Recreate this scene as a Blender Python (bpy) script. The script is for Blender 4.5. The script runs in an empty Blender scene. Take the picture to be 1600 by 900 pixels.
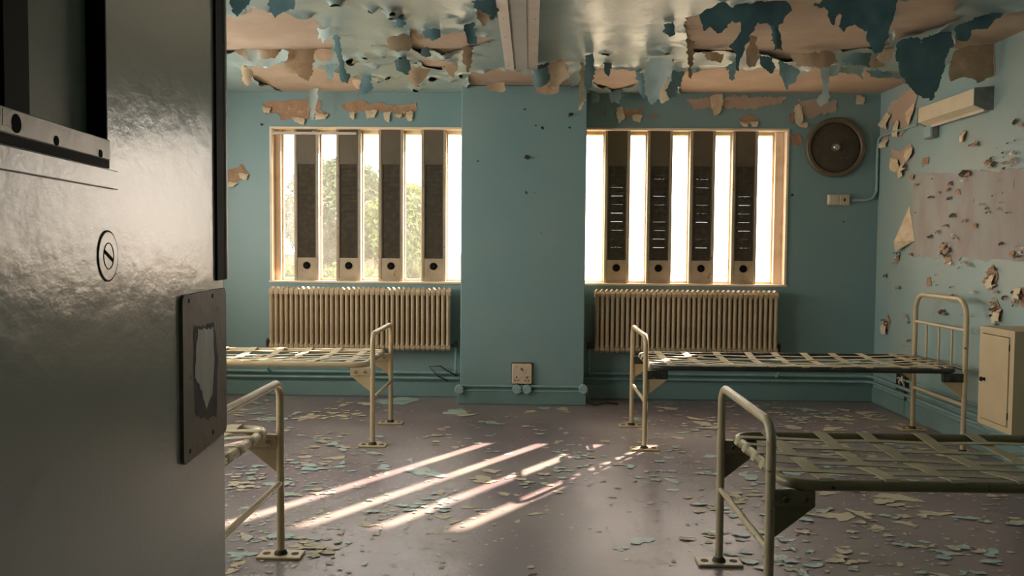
import bpy, math, random
import numpy as np
from mathutils import Vector, Matrix

random.seed(7)
rng = np.random.default_rng(11)
SC = bpy.context.scene
COL = SC.collection

# ------------------------------------------------------------------ camera
F_PX = 1340.0
VPX, VPY = 830.0, 388.0          # where the room's depth axis meets the picture
SLOPE = 0.0087                   # the horizon leans a little
CAM = Vector((0.0, 0.0, 1.35))
_yc = Vector(((VPX - 800) / F_PX, (450 - VPY) / F_PX, 1.0)).normalized()
_a = Vector((1.0, -SLOPE, 0.0))
_a.z = -(_a.x * _yc.x + _a.y * _yc.y) / _yc.z
_xc = _a.normalized()
_zc = Vector((_yc.y * _xc.z - _yc.z * _xc.y, _yc.z * _xc.x - _yc.x * _xc.z, _yc.x * _xc.y - _yc.y * _xc.x))
if _zc.y < 0:
    _zc = -_zc
# rows: world axes written in camera coordinates (right, up, forward)
def cam_to_world(v):
    return Vector((_xc.dot(v), _yc.dot(v), _zc.dot(v)))
right = cam_to_world(Vector((1, 0, 0)))
up = cam_to_world(Vector((0, 1, 0)))
fwd = cam_to_world(Vector((0, 0, 1)))
cam_data = bpy.data.cameras.new('camera')
cam_data.sensor_fit = 'HORIZONTAL'
cam_data.sensor_width = 36.0
cam_data.lens = 36.0 * F_PX / 1600.0
cam_data.clip_start = 0.02
cam_data.clip_end = 400
cam = bpy.data.objects.new('camera', cam_data)
COL.objects.link(cam)
m3 = Matrix((right, up, -fwd)).transposed()
cam.matrix_world = Matrix.Translation(CAM) @ m3.to_4x4()
SC.camera = cam

def ray(px, py):
    return cam_to_world(Vector(((px - 800) / F_PX, (450 - py) / F_PX, 1.0)))
def at_y(px, py, Y):
    d = ray(px, py); return CAM + d * ((Y - CAM.y) / d.y)
def at_z(px, py, Z):
    d = ray(px, py); return CAM + d * ((Z - CAM.z) / d.z)
def at_x(px, py, X):
    d = ray(px, py); return CAM + d * ((X - CAM.x) / d.x)

# ------------------------------------------------------------------ room size
YB = 7.70        # back wall
YP = 7.36        # face of the pier between the windows
XR = 3.07        # right wall
XL = -3.32       # left wall
ZC = 2.735       # ceiling
WT = 0.20        # thickness of the outer wall
YF = 0.05        # room face of the front wall with the doorway

# ------------------------------------------------------------------ world, sun, exposure
world = bpy.data.worlds.new('sky'); SC.world = world
world.use_nodes = True
bg = world.node_tree.nodes['Background']
bg.inputs['Color'].default_value = (1.0, 0.97, 0.93, 1)
bg.inputs['Strength'].default_value = 7.5

sun_data = bpy.data.lights.new('sun', 'SUN')
sun_data.energy = 44.0
sun_data.color = (1.0, 0.76, 0.60)
sun_data.angle = math.radians(0.7)
sun = bpy.data.objects.new('sun', sun_data); COL.objects.link(sun)
SUN_DIR = Vector((-0.650, -1.0, -0.592)).normalized()
sun.rotation_euler = SUN_DIR.to_track_quat('-Z', 'Y').to_euler()
sun.location = (6, 16, 9)

def portal(x0, x1, z0, z1):
    l = bpy.data.lights.new('window_portal', 'AREA')
    l.shape = 'RECTANGLE'; l.size = x1 - x0; l.size_y = z1 - z0
    l.cycles.is_portal = True
    o = bpy.data.objects.new('window_portal', l); COL.objects.link(o)
    o.location = ((x0 + x1) / 2, YB + WT + 0.02, (z0 + z1) / 2)
    o.rotation_euler = (math.radians(-90), 0, 0)
portal(-2.34, -0.62, 1.0, 2.45)
portal(0.46, 2.27, 1.0, 2.45)
for ya, yb in ((2.3, 4.1), (4.9, 6.7)):       # openings added in the unseen left wall for more fill daylight
    l = bpy.data.lights.new('window_portal', 'AREA'); l.shape = 'RECTANGLE'; l.size = 1.4; l.size_y = yb - ya; l.cycles.is_portal = True
    o = bpy.data.objects.new('window_portal', l); COL.objects.link(o)
    o.location = (XL - 0.22, (ya + yb) / 2, 1.73); o.rotation_euler = (0, math.radians(-90), 0)

SC.view_settings.view_transform = 'Standard'
SC.view_settings.look = 'None'
SC.view_settings.exposure = 0.55
SC.view_settings.gamma = 1.0
SC.view_settings.use_curve_mapping = False
try:
    SC.cycles.max_bounces = 12
    SC.cycles.diffuse_bounces = 7
    SC.cycles.transparent_max_bounces = 16
    SC.cycles.sample_clamp_indirect = 12.0
    SC.cycles.use_denoising = True
except Exception:
    pass

# ------------------------------------------------------------------ materials
MATS = {}
def lin(r, g, b):
    f = lambda c: (c / 255 / 12.92) if c / 255 <= 0.04045 else ((c / 255 + 0.055) / 1.055) ** 2.4
    return (f(r), f(g), f(b), 1.0)

def mat(name, base, rough=0.5, metal=0.0, c2=None, c2_scale=3.0, c2_lo=0.45, c2_hi=0.65,
        spots=None, spot_scale=30.0, spot_lo=0.66, spot_hi=0.70, bump=0.0, bump_scale=40.0,
        rough2=None, spec=0.5, stretch=(1, 1, 1), bump_dist=0.01, sheen=None, detail=6.0):
    m = bpy.data.materials.new(name); m.use_nodes = True
    nt = m.node_tree; N = nt.nodes; L = nt.links
    p = N['Principled BSDF']
    p.inputs['Roughness'].default_value = rough
    p.inputs['Metallic'].default_value = metal
    p.inputs['Specular IOR Level'].default_value = spec
    tc = N.new('ShaderNodeTexCoord')
    mp = N.new('ShaderNodeMapping'); mp.inputs['Scale'].default_value = stretch
    L.new(tc.outputs['Object'], mp.inputs['Vector'])
    col = None
    def rgb(c):
        r = N.new('ShaderNodeRGB'); r.outputs[0].default_value = c; return r.outputs[0]
    def noise(scale, det=detail):
        n = N.new('ShaderNodeTexNoise'); n.inputs['Scale'].default_value = scale
        n.inputs['Detail'].default_value = det; n.inputs['Roughness'].default_value = 0.6
        L.new(mp.outputs[0], n.inputs['Vector']); return n.outputs['Fac']
    def ramp(fac, lo, hi):
        r = N.new('ShaderNodeMapRange'); r.inputs['From Min'].default_value = lo
        r.inputs['From Max'].default_value = hi; r.clamp = True
        L.new(fac, r.inputs['Value']); return r.outputs['Result']
    def mix(fac, a, b):
        x = N.new('ShaderNodeMix'); x.data_type = 'RGBA'
        L.new(fac, x.inputs[0]); L.new(a, x.inputs[6]); L.new(b, x.inputs[7]); return x.outputs[2]
    col = rgb(base)
    if c2 is not None:
        f = ramp(noise(c2_scale), c2_lo, c2_hi)
        col = mix(f, col, rgb(c2))
        if rough2 is not None:
            r = N.new('ShaderNodeMapRange'); L.new(f, r.inputs['Value'])
            r.inputs['To Min'].default_value = rough; r.inputs['To Max'].default_value = rough2
            L.new(r.outputs['Result'], p.inputs['Roughness'])
    if spots is not None:
        f = ramp(noise(spot_scale, 3.0), spot_lo, spot_hi)
        col = mix(f, col, rgb(spots))
    L.new(col, p.inputs['Base Color'])
    if bump > 0:
        b = N.new('ShaderNodeBump'); b.inputs['Strength'].default_value = bump
        b.inputs['Distance'].default_value = bump_dist
        L.new(noise(bump_scale, 4.0), b.inputs['Height']); L.new(b.outputs[0], p.inputs['Normal'])
    MATS[name] = m
    return m

TEAL = (0.235, 0.355, 0.355, 1)
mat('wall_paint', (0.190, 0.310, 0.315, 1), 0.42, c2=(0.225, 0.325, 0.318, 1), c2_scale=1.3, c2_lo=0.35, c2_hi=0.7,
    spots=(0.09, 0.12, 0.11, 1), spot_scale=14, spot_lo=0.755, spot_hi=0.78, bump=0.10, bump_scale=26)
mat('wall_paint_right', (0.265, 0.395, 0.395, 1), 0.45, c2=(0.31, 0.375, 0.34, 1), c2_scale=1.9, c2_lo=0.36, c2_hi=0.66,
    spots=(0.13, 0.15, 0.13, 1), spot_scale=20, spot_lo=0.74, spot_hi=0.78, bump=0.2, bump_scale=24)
mat('skirting_paint', (0.16, 0.265, 0.255, 1), 0.45, c2=(0.19, 0.29, 0.275, 1), c2_scale=4, bump=0.1, bump_scale=30)
mat('ceiling_paint', (0.265, 0.355, 0.35, 1), 0.30, c2=(0.325, 0.39, 0.37, 1), c2_scale=2.2, c2_lo=0.4, c2_hi=0.65,
    bump=0.35, bump_scale=9, bump_dist=0.012, rough2=0.40)
mat('plaster', (0.45, 0.335, 0.25, 1), 0.85, c2=(0.51, 0.40, 0.305, 1), c2_scale=3.0, bump=0.2, bump_scale=60)
mat('plaster_brown', (0.34, 0.195, 0.115, 1), 0.85, c2=(0.42, 0.26, 0.155, 1), c2_scale=10, c2_lo=0.4, c2_hi=0.6,
    spots=(0.50, 0.40, 0.26, 1), spot_scale=30, spot_lo=0.6, spot_hi=0.66, bump=0.3, bump_scale=50)
mat('flap_teal_shaded', (0.075, 0.155, 0.17, 1), 0.5, c2=(0.10, 0.19, 0.20, 1), c2_scale=9, bump=0.2, bump_scale=30)  # teal paint darkened to hold the shade on the flaps' unlit sides
mat('flap_mid_shaded', (0.135, 0.225, 0.235, 1), 0.5, c2=(0.19, 0.28, 0.28, 1), c2_scale=9, bump=0.2, bump_scale=30)  # same teal paint with a weaker shade put into its colour
mat('flap_pale', (0.45, 0.57, 0.55, 1), 0.35, c2=(0.55, 0.60, 0.55, 1), c2_scale=9, bump=0.2, bump_scale=30)
mat('flap_back', (0.44, 0.31, 0.19, 1), 0.8, c2=(0.54, 0.39, 0.26, 1), c2_scale=8, bump=0.3, bump_scale=40)
mat('flap_cream', (0.72, 0.60, 0.42, 1), 0.7, c2=(0.62, 0.47, 0.30, 1), c2_scale=14, bump=0.2, bump_scale=40)
mat('bare_mauve', (0.345, 0.365, 0.335, 1), 0.7, c2=(0.33, 0.285, 0.262, 1), c2_scale=4.5, c2_lo=0.36, c2_hi=0.60,
    spots=(0.16, 0.11, 0.09, 1), spot_scale=12, spot_lo=0.68, spot_hi=0.74, bump=0.3, bump_scale=30, stretch=(1, 1, 0.35))
mat('floor', (0.205, 0.158, 0.172, 1), 0.34, c2=(0.275, 0.240, 0.218, 1), c2_scale=0.9, c2_lo=0.42, c2_hi=0.66,
    spots=(0.33, 0.31, 0.27, 1), spot_scale=34, spot_lo=0.66, spot_hi=0.74, bump=0.12, bump_scale=30, rough2=0.5)
mat('flake_cream', (0.60, 0.53, 0.38, 1), 0.7, c2=(0.52, 0.42, 0.28, 1), c2_scale=12)
mat('flake_blue', (0.36, 0.49, 0.46, 1), 0.45, c2=(0.45, 0.53, 0.47, 1), c2_scale=9)
mat('flake_dark', (0.07, 0.055, 0.045, 1), 0.7)
mat('cream_metal', (0.57, 0.445, 0.27, 1), 0.36, c2=(0.50, 0.37, 0.195, 1), c2_scale=7, c2_lo=0.45, c2_hi=0.7,
    spots=(0.09, 0.05, 0.03, 1), spot_scale=26, spot_lo=0.70, spot_hi=0.725, bump=0.06, bump_scale=60)
mat('shaded_olive_metal', (0.40, 0.33, 0.205, 1), 0.38, c2=(0.33, 0.26, 0.145, 1), c2_scale=7, c2_lo=0.45, c2_hi=0.7,  # cream paint made darker and more olive to hold the near bed's shade
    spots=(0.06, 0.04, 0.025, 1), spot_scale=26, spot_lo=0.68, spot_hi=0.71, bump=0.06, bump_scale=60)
mat('radiator_cream', (0.50, 0.375, 0.235, 1), 0.42, c2=(0.44, 0.32, 0.19, 1), c2_scale=9,
    spots=(0.16, 0.08, 0.04, 1), spot_scale=34, spot_lo=0.73, spot_hi=0.75)
mat('dark_rail', (0.025, 0.032, 0.026, 1), 0.4, c2=(0.05, 0.055, 0.04, 1), c2_scale=9,
    spots=(0.30, 0.22, 0.12, 1), spot_scale=38, spot_lo=0.70, spot_hi=0.73)
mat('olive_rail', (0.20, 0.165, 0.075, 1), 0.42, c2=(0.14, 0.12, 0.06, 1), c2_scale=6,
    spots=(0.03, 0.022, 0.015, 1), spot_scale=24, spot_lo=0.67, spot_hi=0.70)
mat('webbing', (0.52, 0.43, 0.28, 1), 0.75, c2=(0.60, 0.52, 0.36, 1), c2_scale=8, bump=0.2, bump_scale=160)
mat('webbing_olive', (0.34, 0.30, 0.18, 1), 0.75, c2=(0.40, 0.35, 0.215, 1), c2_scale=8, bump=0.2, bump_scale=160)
mat('window_paint', (0.80, 0.66, 0.50, 1), 0.45, c2=(0.66, 0.48, 0.30, 1), c2_scale=5, c2_lo=0.5, c2_hi=0.75,
    spots=(0.12, 0.10, 0.08, 1), spot_scale=22, spot_lo=0.73, spot_hi=0.75)
mat('vent_metal', (0.125, 0.098, 0.062, 1), 0.55, c2=(0.095, 0.072, 0.045, 1), c2_scale=5,  # brown metal, darkened further to hold the shade of its backlit face
    spots=(0.10, 0.08, 0.06, 1), spot_scale=14, spot_lo=0.70, spot_hi=0.74)
mat('vent_slat', (0.070, 0.058, 0.042, 1), 0.85, spec=0.1, c2=(0.10, 0.082, 0.058, 1), c2_scale=20)
mat('vent_cream', (0.42, 0.34, 0.235, 1), 0.5, c2=(0.34, 0.265, 0.17, 1), c2_scale=6, spots=(0.10, 0.08, 0.06, 1), spot_scale=14, spot_lo=0.68, spot_hi=0.72)
mat('black', (0.006, 0.006, 0.006, 1), 0.8, spec=0.1)
mat('rubber', (0.012, 0.0125, 0.011, 1), 0.7, spec=0.2)
mat('fan_brown', (0.070, 0.055, 0.034, 1), 0.5, c2=(0.052, 0.04, 0.026, 1), c2_scale=14, bump=0.2, bump_scale=60)
mat('fan_rim', (0.135, 0.105, 0.062, 1), 0.5, c2=(0.13, 0.10, 0.06, 1), c2_scale=10)
mat('chrome', (0.55, 0.52, 0.46, 1), 0.3, metal=0.8)
mat('plastic_cream', (0.62, 0.53, 0.38, 1), 0.4, c2=(0.55, 0.44, 0.29, 1), c2_scale=10)
mat('socket_rust', (0.66, 0.50, 0.36, 1), 0.5, spots=(0.16, 0.07, 0.04, 1), spot_scale=40, spot_lo=0.60, spot_hi=0.68)
mat('lamp_white', (0.60, 0.52, 0.45, 1), 0.4, c2=(0.53, 0.45, 0.38, 1), c2_scale=5)
mat('lamp_grey', (0.47, 0.43, 0.39, 1), 0.35, c2=(0.42, 0.375, 0.33, 1), c2_scale=4)
mat('batten_cream', (0.66, 0.57, 0.40, 1), 0.45, c2=(0.60, 0.50, 0.34, 1), c2_scale=6)
mat('box_grey', (0.19, 0.20, 0.19, 1), 0.5, c2=(0.25, 0.25, 0.22, 1), c2_scale=12)
mat('locker', (0.52, 0.41, 0.245, 1), 0.5, c2=(0.47, 0.365, 0.21, 1), c2_scale=4, bump=0.04)
mat('conduit', (0.28, 0.43, 0.43, 1), 0.4, c2=(0.34, 0.47, 0.45, 1), c2_scale=8)
mat('pipe_paint', (0.20, 0.335, 0.325, 1), 0.4, c2=(0.26, 0.39, 0.37, 1), c2_scale=8)
mat('door_paint', (0.47, 0.475, 0.415, 1), 0.20, c2=(0.42, 0.43, 0.385, 1), c2_scale=2.0, c2_lo=0.15, c2_hi=0.85,
    bump=0.20, bump_scale=15, detail=2.0,
    rough2=0.25, stretch=(1, 1, 1.6), bump_dist=0.006, spec=1.0)
mat('door_steel', (0.33, 0.31, 0.27, 1), 0.35, metal=0.35, c2=(0.26, 0.24, 0.20, 1), c2_scale=9, bump=0.1, bump_scale=40)
mat('door_hatch', (0.27, 0.28, 0.225, 1), 0.5, c2=(0.22, 0.23, 0.185, 1), c2_scale=6, bump=0.1, bump_scale=30)
mat('latch_brown', (0.23, 0.165, 0.105, 1), 0.55, c2=(0.16, 0.11, 0.07, 1), c2_scale=9, bump=0.15, bump_scale=50,
    spots=(0.05, 0.03, 0.02, 1), spot_scale=30, spot_lo=0.66, spot_hi=0.72)
mat('worn_white', (0.62, 0.58, 0.50, 1), 0.5, c2=(0.40, 0.37, 0.32, 1), c2_scale=14, stretch=(1, 1, 0.3))
mat('rust_dark', (0.030, 0.022, 0.016, 1), 0.7, c2=(0.07, 0.045, 0.03, 1), c2_scale=20)
mat('corridor_paint', (0.42, 0.42, 0.36, 1), 0.6, c2=(0.38, 0.38, 0.33, 1), c2_scale=2)
mat('grass', (0.045, 0.062, 0.006, 1), 0.9, c2=(0.075, 0.080, 0.008, 1), c2_scale=2.0, bump=0.4, bump_scale=8)
mat('leaf', (0.040, 0.075, 0.004, 1), 0.8, c2=(0.075, 0.095, 0.004, 1), c2_scale=1.2)
mat('leaf_dark', (0.020, 0.042, 0.008, 1), 0.8, c2=(0.035, 0.055, 0.010, 1), c2_scale=1.2)
mat('bark', (0.08, 0.06, 0.04, 1), 0.9)
mat('brick', (0.20, 0.085, 0.055, 1), 0.9, c2=(0.24, 0.12, 0.08, 1), c2_scale=3)
mat('concrete', (0.36, 0.33, 0.28, 1), 0.9, c2=(0.30, 0.27, 0.23, 1), c2_scale=2)

def glass_mat(name, dirt, tint):
    m = bpy.data.materials.new(name); m.use_nodes = True
    nt = m.node_tree; N = nt.nodes; L = nt.links
    for n in list(N): N.remove(n)
    out = N.new('ShaderNodeOutputMaterial')
    tr = N.new('ShaderNodeBsdfTransparent'); tr.inputs[0].default_value = (0.97, 0.97, 0.95, 1)
    tl = N.new('ShaderNodeBsdfTranslucent'); tl.inputs[0].default_value = tint
    gl = N.new('ShaderNodeBsdfGlossy'); gl.inputs['Roughness'].default_value = 0.08
    tc = N.new('ShaderNodeTexCoord'); nz = N.new('ShaderNodeTexNoise')
    nz.inputs['Scale'].default_value = 5; nz.inputs['Detail'].default_value = 5
    L.new(tc.outputs['Object'], nz.inputs['Vector'])
    mr = N.new('ShaderNodeMapRange'); mr.inputs['From Min'].default_value = 0.3; mr.inputs['From Max'].default_value = 0.7
    mr.inputs['To Min'].default_value = dirt * 0.8; mr.inputs['To Max'].default_value = min(1, dirt * 1.2)
    L.new(nz.outputs['Fac'], mr.inputs['Value'])
    mx = N.new('ShaderNodeMixShader'); L.new(mr.outputs[0], mx.inputs[0])
    L.new(tr.outputs[0], mx.inputs[1]); L.new(tl.outputs[0], mx.inputs[2])
    m2 = N.new('ShaderNodeMixShader'); m2.inputs[0].default_value = 0.03
    L.new(mx.outputs[0], m2.inputs[1]); L.new(gl.outputs[0], m2.inputs[2])
    L.new(m2.outputs[0], out.inputs['Surface'])
    MATS[name] = m
glass_mat('glass_clear', 0.016, (0.85, 0.83, 0.78, 1))
glass_mat('glass_dusty', 0.20, (0.88, 0.82, 0.76, 1))

# ------------------------------------------------------------------ mesh builder
def basis_from(t, ref=None):
    t = Vector(t).normalized()
    r = Vector(ref) if ref is not None else (Vector((0, 0, 1)) if abs(t.z) < 0.9 else Vector((1, 0, 0)))
    a = t.cross(r).normalized(); b = a.cross(t).normalized()
    return t, a, b

class MB:
    def __init__(s): s.v = []; s.f = []
    def add(s, vs, fs):
        o = len(s.v); s.v += [tuple(v) for v in vs]; s.f += [[i + o for i in f] for f in fs]; return s
    def box(s, x0, x1, y0, y1, z0, z1, bev=0.0):
        if x0 > x1: x0, x1 = x1, x0
        if y0 > y1: y0, y1 = y1, y0
        if z0 > z1: z0, z1 = z1, z0
        if bev <= 0:
            vs = [(x, y, z) for z in (z0, z1) for y in (y0, y1) for x in (x0, x1)]
            return s.add(vs, [[0, 2, 3, 1], [4, 5, 7, 6], [0, 1, 5, 4], [2, 6, 7, 3], [0, 4, 6, 2], [1, 3, 7, 5]])
        b = min(bev, (x1 - x0) / 2.01, (y1 - y0) / 2.01, (z1 - z0) / 2.01)
        # chamfered box: 24 vertices
        vs = []; idx = {}
        for cx in (0, 1):
            for cy in (0, 1):
                for cz in (0, 1):
                    X = (x0, x1)[cx]; Y = (y0, y1)[cy]; Z = (z0, z1)[cz]
                    sx = b if cx == 0 else -b; sy = b if cy == 0 else -b; sz = b if cz == 0 else -b
                    idx[cx, cy, cz, 'x'] = len(vs); vs.append((X, Y + sy, Z + sz))
                    idx[cx, cy, cz, 'y'] = len(vs); vs.append((X + sx, Y, Z + sz))
                    idx[cx, cy, cz, 'z'] = len(vs); vs.append((X + sx, Y + sy, Z))
        fs = []
        cen = Vector(((x0 + x1) / 2, (y0 + y1) / 2, (z0 + z1) / 2))
        def quad(l):
            P = [Vector(vs[i]) for i in l]
            n = (P[1] - P[0]).cross(P[2] - P[0]); c = sum(P, Vector()) / len(P)
            fs.append(l if n.dot(c - cen) > 0 else l[::-1])
        for a in (0, 1):
            quad([idx[a, 0, 0, 'x'], idx[a, 1, 0, 'x'], idx[a, 1, 1, 'x'], idx[a, 0, 1, 'x']])
            quad([idx[0, a, 0, 'y'], idx[1, a, 0, 'y'], idx[1, a, 1, 'y'], idx[0, a, 1, 'y']])
            quad([idx[0, 0, a, 'z'], idx[1, 0, a, 'z'], idx[1, 1, a, 'z'], idx[0, 1, a, 'z']])
            for c in (0, 1):
                quad([idx[a, c, 0, 'x'], idx[a, c, 1, 'x'], idx[a, c, 1, 'y'], idx[a, c, 0, 'y']])
                quad([idx[a, 0, c, 'x'], idx[a, 1, c, 'x'], idx[a, 1, c, 'z'], idx[a, 0, c, 'z']])
                quad([idx[0, a, c, 'y'], idx[1, a, c, 'y'], idx[1, a, c, 'z'], idx[0, a, c, 'z']])
                for d in (0, 1):
                    quad([idx[a, c, d, 'x'], idx[a, c, d, 'y'], idx[a, c, d, 'z']])
        return s.add(vs, fs)
    def tube(s, pts, r, n=10, closed=False, caps=True, ry=None):
        pts = [Vector(p) for p in pts]; N = len(pts); rings = []
        ta = []
        for i in range(N):
            if closed: t = pts[(i + 1) % N] - pts[i - 1]
            elif i == 0: t = pts[1] - pts[0]
            elif i == N - 1: t = pts[-1] - pts[-2]
            else: t = (pts[i + 1] - pts[i]).normalized() + (pts[i] - pts[i - 1]).normalized()
            ta.append(t.normalized())
        _, a, b = basis_from(ta[0])
        vs = []
        for i in range(N):
            a = (a - ta[i] * a.dot(ta[i])).normalized(); b = ta[i].cross(a).normalized()
            rr = r[i] if isinstance(r, (list, tuple)) else r
            r2 = rr if ry is None else ry
            for k in range(n):
                w = 2 * math.pi * k / n
                vs.append(pts[i] + a * (rr * math.cos(w)) + b * (r2 * math.sin(w)))
        fs = []
        for i in range(N if closed else N - 1):
            j = (i + 1) % N
            for k in range(n):
                k2 = (k + 1) % n
                fs.append([i * n + k, i * n + k2, j * n + k2, j * n + k])
        if caps and not closed:
            fs.append(list(range(n))[::-1]); fs.append([(N - 1) * n + k for k in range(n)])
        return s.add(vs, fs)
    def cyl(s, p0, p1, r, n=16, r1=None):
        return s.tube([p0, p1], [r, r if r1 is None else r1], n)
    def prism(s, poly, axis, d0, d1):
        # poly: 2-D outline; axis 'x','y','z' is the extrusion direction
        def P(u, v, d):
            return {'x': (d, u, v), 'y': (u, d, v), 'z': (u, v, d)}[axis]
        n = len(poly)
        vs = [P(u, v, d0) for u, v in poly] + [P(u, v, d1) for u, v in poly]
        fs = [list(range(n))[::-1], [n + i for i in range(n)]]
        for i in range(n):
            j = (i + 1) % n; fs.append([i, j, n + j, n + i])
        return s.add(vs, fs)
    def lathe(s, prof, c, axis, n=40):
        # prof: (radius, distance along axis)
        t, a, b = basis_from(axis); c = Vector(c); vs = []; fs = []
        m = len(prof)
        for k in range(n):
            w = 2 * math.pi * k / n; d = a * math.cos(w) + b * math.sin(w)
            for r, h in prof: vs.append(c + d * r + t * h)
        for k in range(n):
            k2 = (k + 1) % n
            for i in range(m - 1):
                fs.append([k * m + i, k2 * m + i, k2 * m + i + 1, k * m + i + 1])
        return s.add(vs, fs)
    def mesh(s, name, material, smooth=False):
        me = bpy.data.meshes.new(name); me.from_pydata(s.v, [], s.f)
        me.materials.append(MATS[material]); fix(me)
        if smooth: me.shade_smooth()
        return me
    def build(s, name, material, parent=None, smooth=False, loc=(0, 0, 0)):
        return link(name, s.mesh(name, material, smooth), parent, loc)

import bmesh
def fix(me):
    bm = bmesh.new(); bm.from_mesh(me)
    bmesh.ops.recalc_face_normals(bm, faces=bm.faces); bm.to_mesh(me); bm.free(); me.update()

def link(name, me, parent=None, loc=(0, 0, 0), rot=None):
    o = bpy.data.objects.new(name, me); COL.objects.link(o); o.location = loc
    if rot is not None: o.rotation_euler = rot
    if parent is not None: o.parent = parent
    return o
def auto_smooth(o, ang=40):
    me = o.data
    me.shade_smooth()
    try: me.set_sharp_from_angle(angle=math.radians(ang))
    except Exception: pass
    return o
def tag(o, label, cat, group=None):
    o['label'] = label; o['category'] = cat
    if group: o['group'] = group
    return o
def struct(o, label=None, cat=None):
    o['kind'] = 'structure'
    if label: o['label'] = label
    if cat: o['category'] = cat
    return o
def thing(name, loc, label, cat, group=None, rz=0.0):
    o = bpy.data.objects.new(name, None); COL.objects.link(o); o.empty_display_size = 0.1
    o.location = loc; o.rotation_euler = (0, 0, rz)
    return tag(o, label, cat, group)

# ------------------------------------------------------------------ ragged sheets (peeling paint)
_LAT = rng.random((256, 256))
def vnoise(x, y):
    xi = np.floor(x).astype(int); yi = np.floor(y).astype(int)
    fx = x - xi; fy = y - yi
    fx = fx * fx * (3 - 2 * fx); fy = fy * fy * (3 - 2 * fy)
    a = _LAT[xi % 256, yi % 256]; b = _LAT[(xi + 1) % 256, yi % 256]
    c = _LAT[xi % 256, (yi + 1) % 256]; d = _LAT[(xi + 1) % 256, (yi + 1) % 256]
    return (a * (1 - fx) + b * fx) * (1 - fy) + (c * (1 - fx) + d * fx) * fy - 0.5
def fbm(x, y, o=3):
    r = 0; w = 1.0; s = 1.0
    for k in range(o):
        r = r + w * vnoise(x * s + 17.3 * k, y * s + 5.1 * k); w *= 0.55; s *= 2.1
    return r
def poly_sdf(P, poly):
    """signed distance, positive inside"""
    poly = np.asarray(poly, float); x = P[..., 0]; y = P[..., 1]
    d = np.full(x.shape, 1e9); ins = np.zeros(x.shape, bool); n = len(poly)
    for i in range(n):
        ax, ay = poly[i]; bx, by = poly[(i + 1) % n]
        ex, ey = bx - ax, by - ay; L2 = ex * ex + ey * ey + 1e-12
        t = np.clip(((x - ax) * ex + (y - ay) * ey) / L2, 0, 1)
        d = np.minimum(d, (x - ax - t * ex) ** 2 + (y - ay - t * ey) ** 2)
        c = ((ay > y) != (by > y)) & (x < (bx - ax) * (y - ay) / (by - ay + 1e-12) + ax)
        ins ^= c
    d = np.sqrt(d)
    return np.where(ins, d, -d)
def march(field, x0, x1, y0, y1, cell):
    """mesh of the area where field > 0; returns 2-D points, field values, faces"""
    nx = max(2, int(math.ceil((x1 - x0) / cell))); ny = max(2, int(math.ceil((y1 - y0) / cell)))
    xs = np.linspace(x0, x1, nx + 1); ys = np.linspace(y0, y1, ny + 1)
    G = np.stack(np.meshgrid(xs, ys, indexing='ij'), -1)
    Fv = field(G); I = Fv > 0
    pts = []; fv = []; faces = []; key = {}
    def corner(i, j):
        k = (i, j)
        if k not in key: key[k] = len(pts); pts.append((xs[i], ys[j])); fv.append(float(Fv[i, j]))
        return key[k]
    def cross(i, j, k, l):
        q = ((i, j, k, l) if (i, j) < (k, l) else (k, l, i, j))
        if q not in key:
            a = Fv[i, j]; b = Fv[k, l]; t = a / (a - b)
            key[q] = len(pts); pts.append((xs[i] + t * (xs[k] - xs[i]), ys[j] + t * (ys[l] - ys[j]))); fv.append(0.0)
        return key[q]
    cnt = I[:-1, :-1].astype(int) + I[1:, :-1] + I[1:, 1:] + I[:-1, 1:]
    for i, j in zip(*np.nonzero(cnt)):
        cs = [(i, j), (i + 1, j), (i + 1, j + 1), (i, j + 1)]
        poly = []
        for a in range(4):
            c, d = cs[a], cs[(a + 1) % 4]
            if I[c]: poly.append(corner(*c))
            if I[c] != I[d]: poly.append(cross(*c, *d))
        if len(poly) >= 3: faces.append(poly)
    return pts, fv, faces
def ragged_field(poly, amp, scale, seed):
    def f(G):
        return poly_sdf(G, poly) + amp * (0.75 * fbm(G[..., 0] * scale + seed, G[..., 1] * scale + seed * 1.7, 3) + 0.75 * fbm(G[..., 0] * scale * 2.7 + seed, G[..., 1] * scale * 2.7 + seed * 1.7, 2))
    return f
def sheet_mesh(name, material, pts3, faces, smooth=True):
    me = bpy.data.meshes.new(name); me.from_pydata([tuple(p) for p in pts3], [], faces)
    me.materials.append(MATS[material]); me.update()
    if smooth: me.shade_smooth()
    return me

# ------------------------------------------------------------------ the shell
def window_extent():
    L = at_y(419, 320, YB); 
    return L
ZW0, ZW1 = 1.035, 2.425        # opening: sill and head
WX = ((-2.355, -0.60), (0.44, 2.275))

def rect_wall_with_holes(name, x0, x1, z0, z1, y0, y1, holes, material):
    """slab in the XZ plane with rectangular openings, built from blocks"""
    mb = MB()
    xs = sorted({x0, x1} | {h[0] for h in holes} | {h[1] for h in holes})
    for a, b in zip(xs[:-1], xs[1:]):
        hs = sorted([h for h in holes if h[0] <= a + 1e-6 and h[1] >= b - 1e-6], key=lambda h: h[2])
        z = z0
        for h in hs:
            if h[2] > z: mb.box(a, b, y0, y1, z, h[2])
            z = h[3]
        if z < z1: mb.box(a, b, y0, y1, z, z1)
    return mb.build(name, material)

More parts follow.
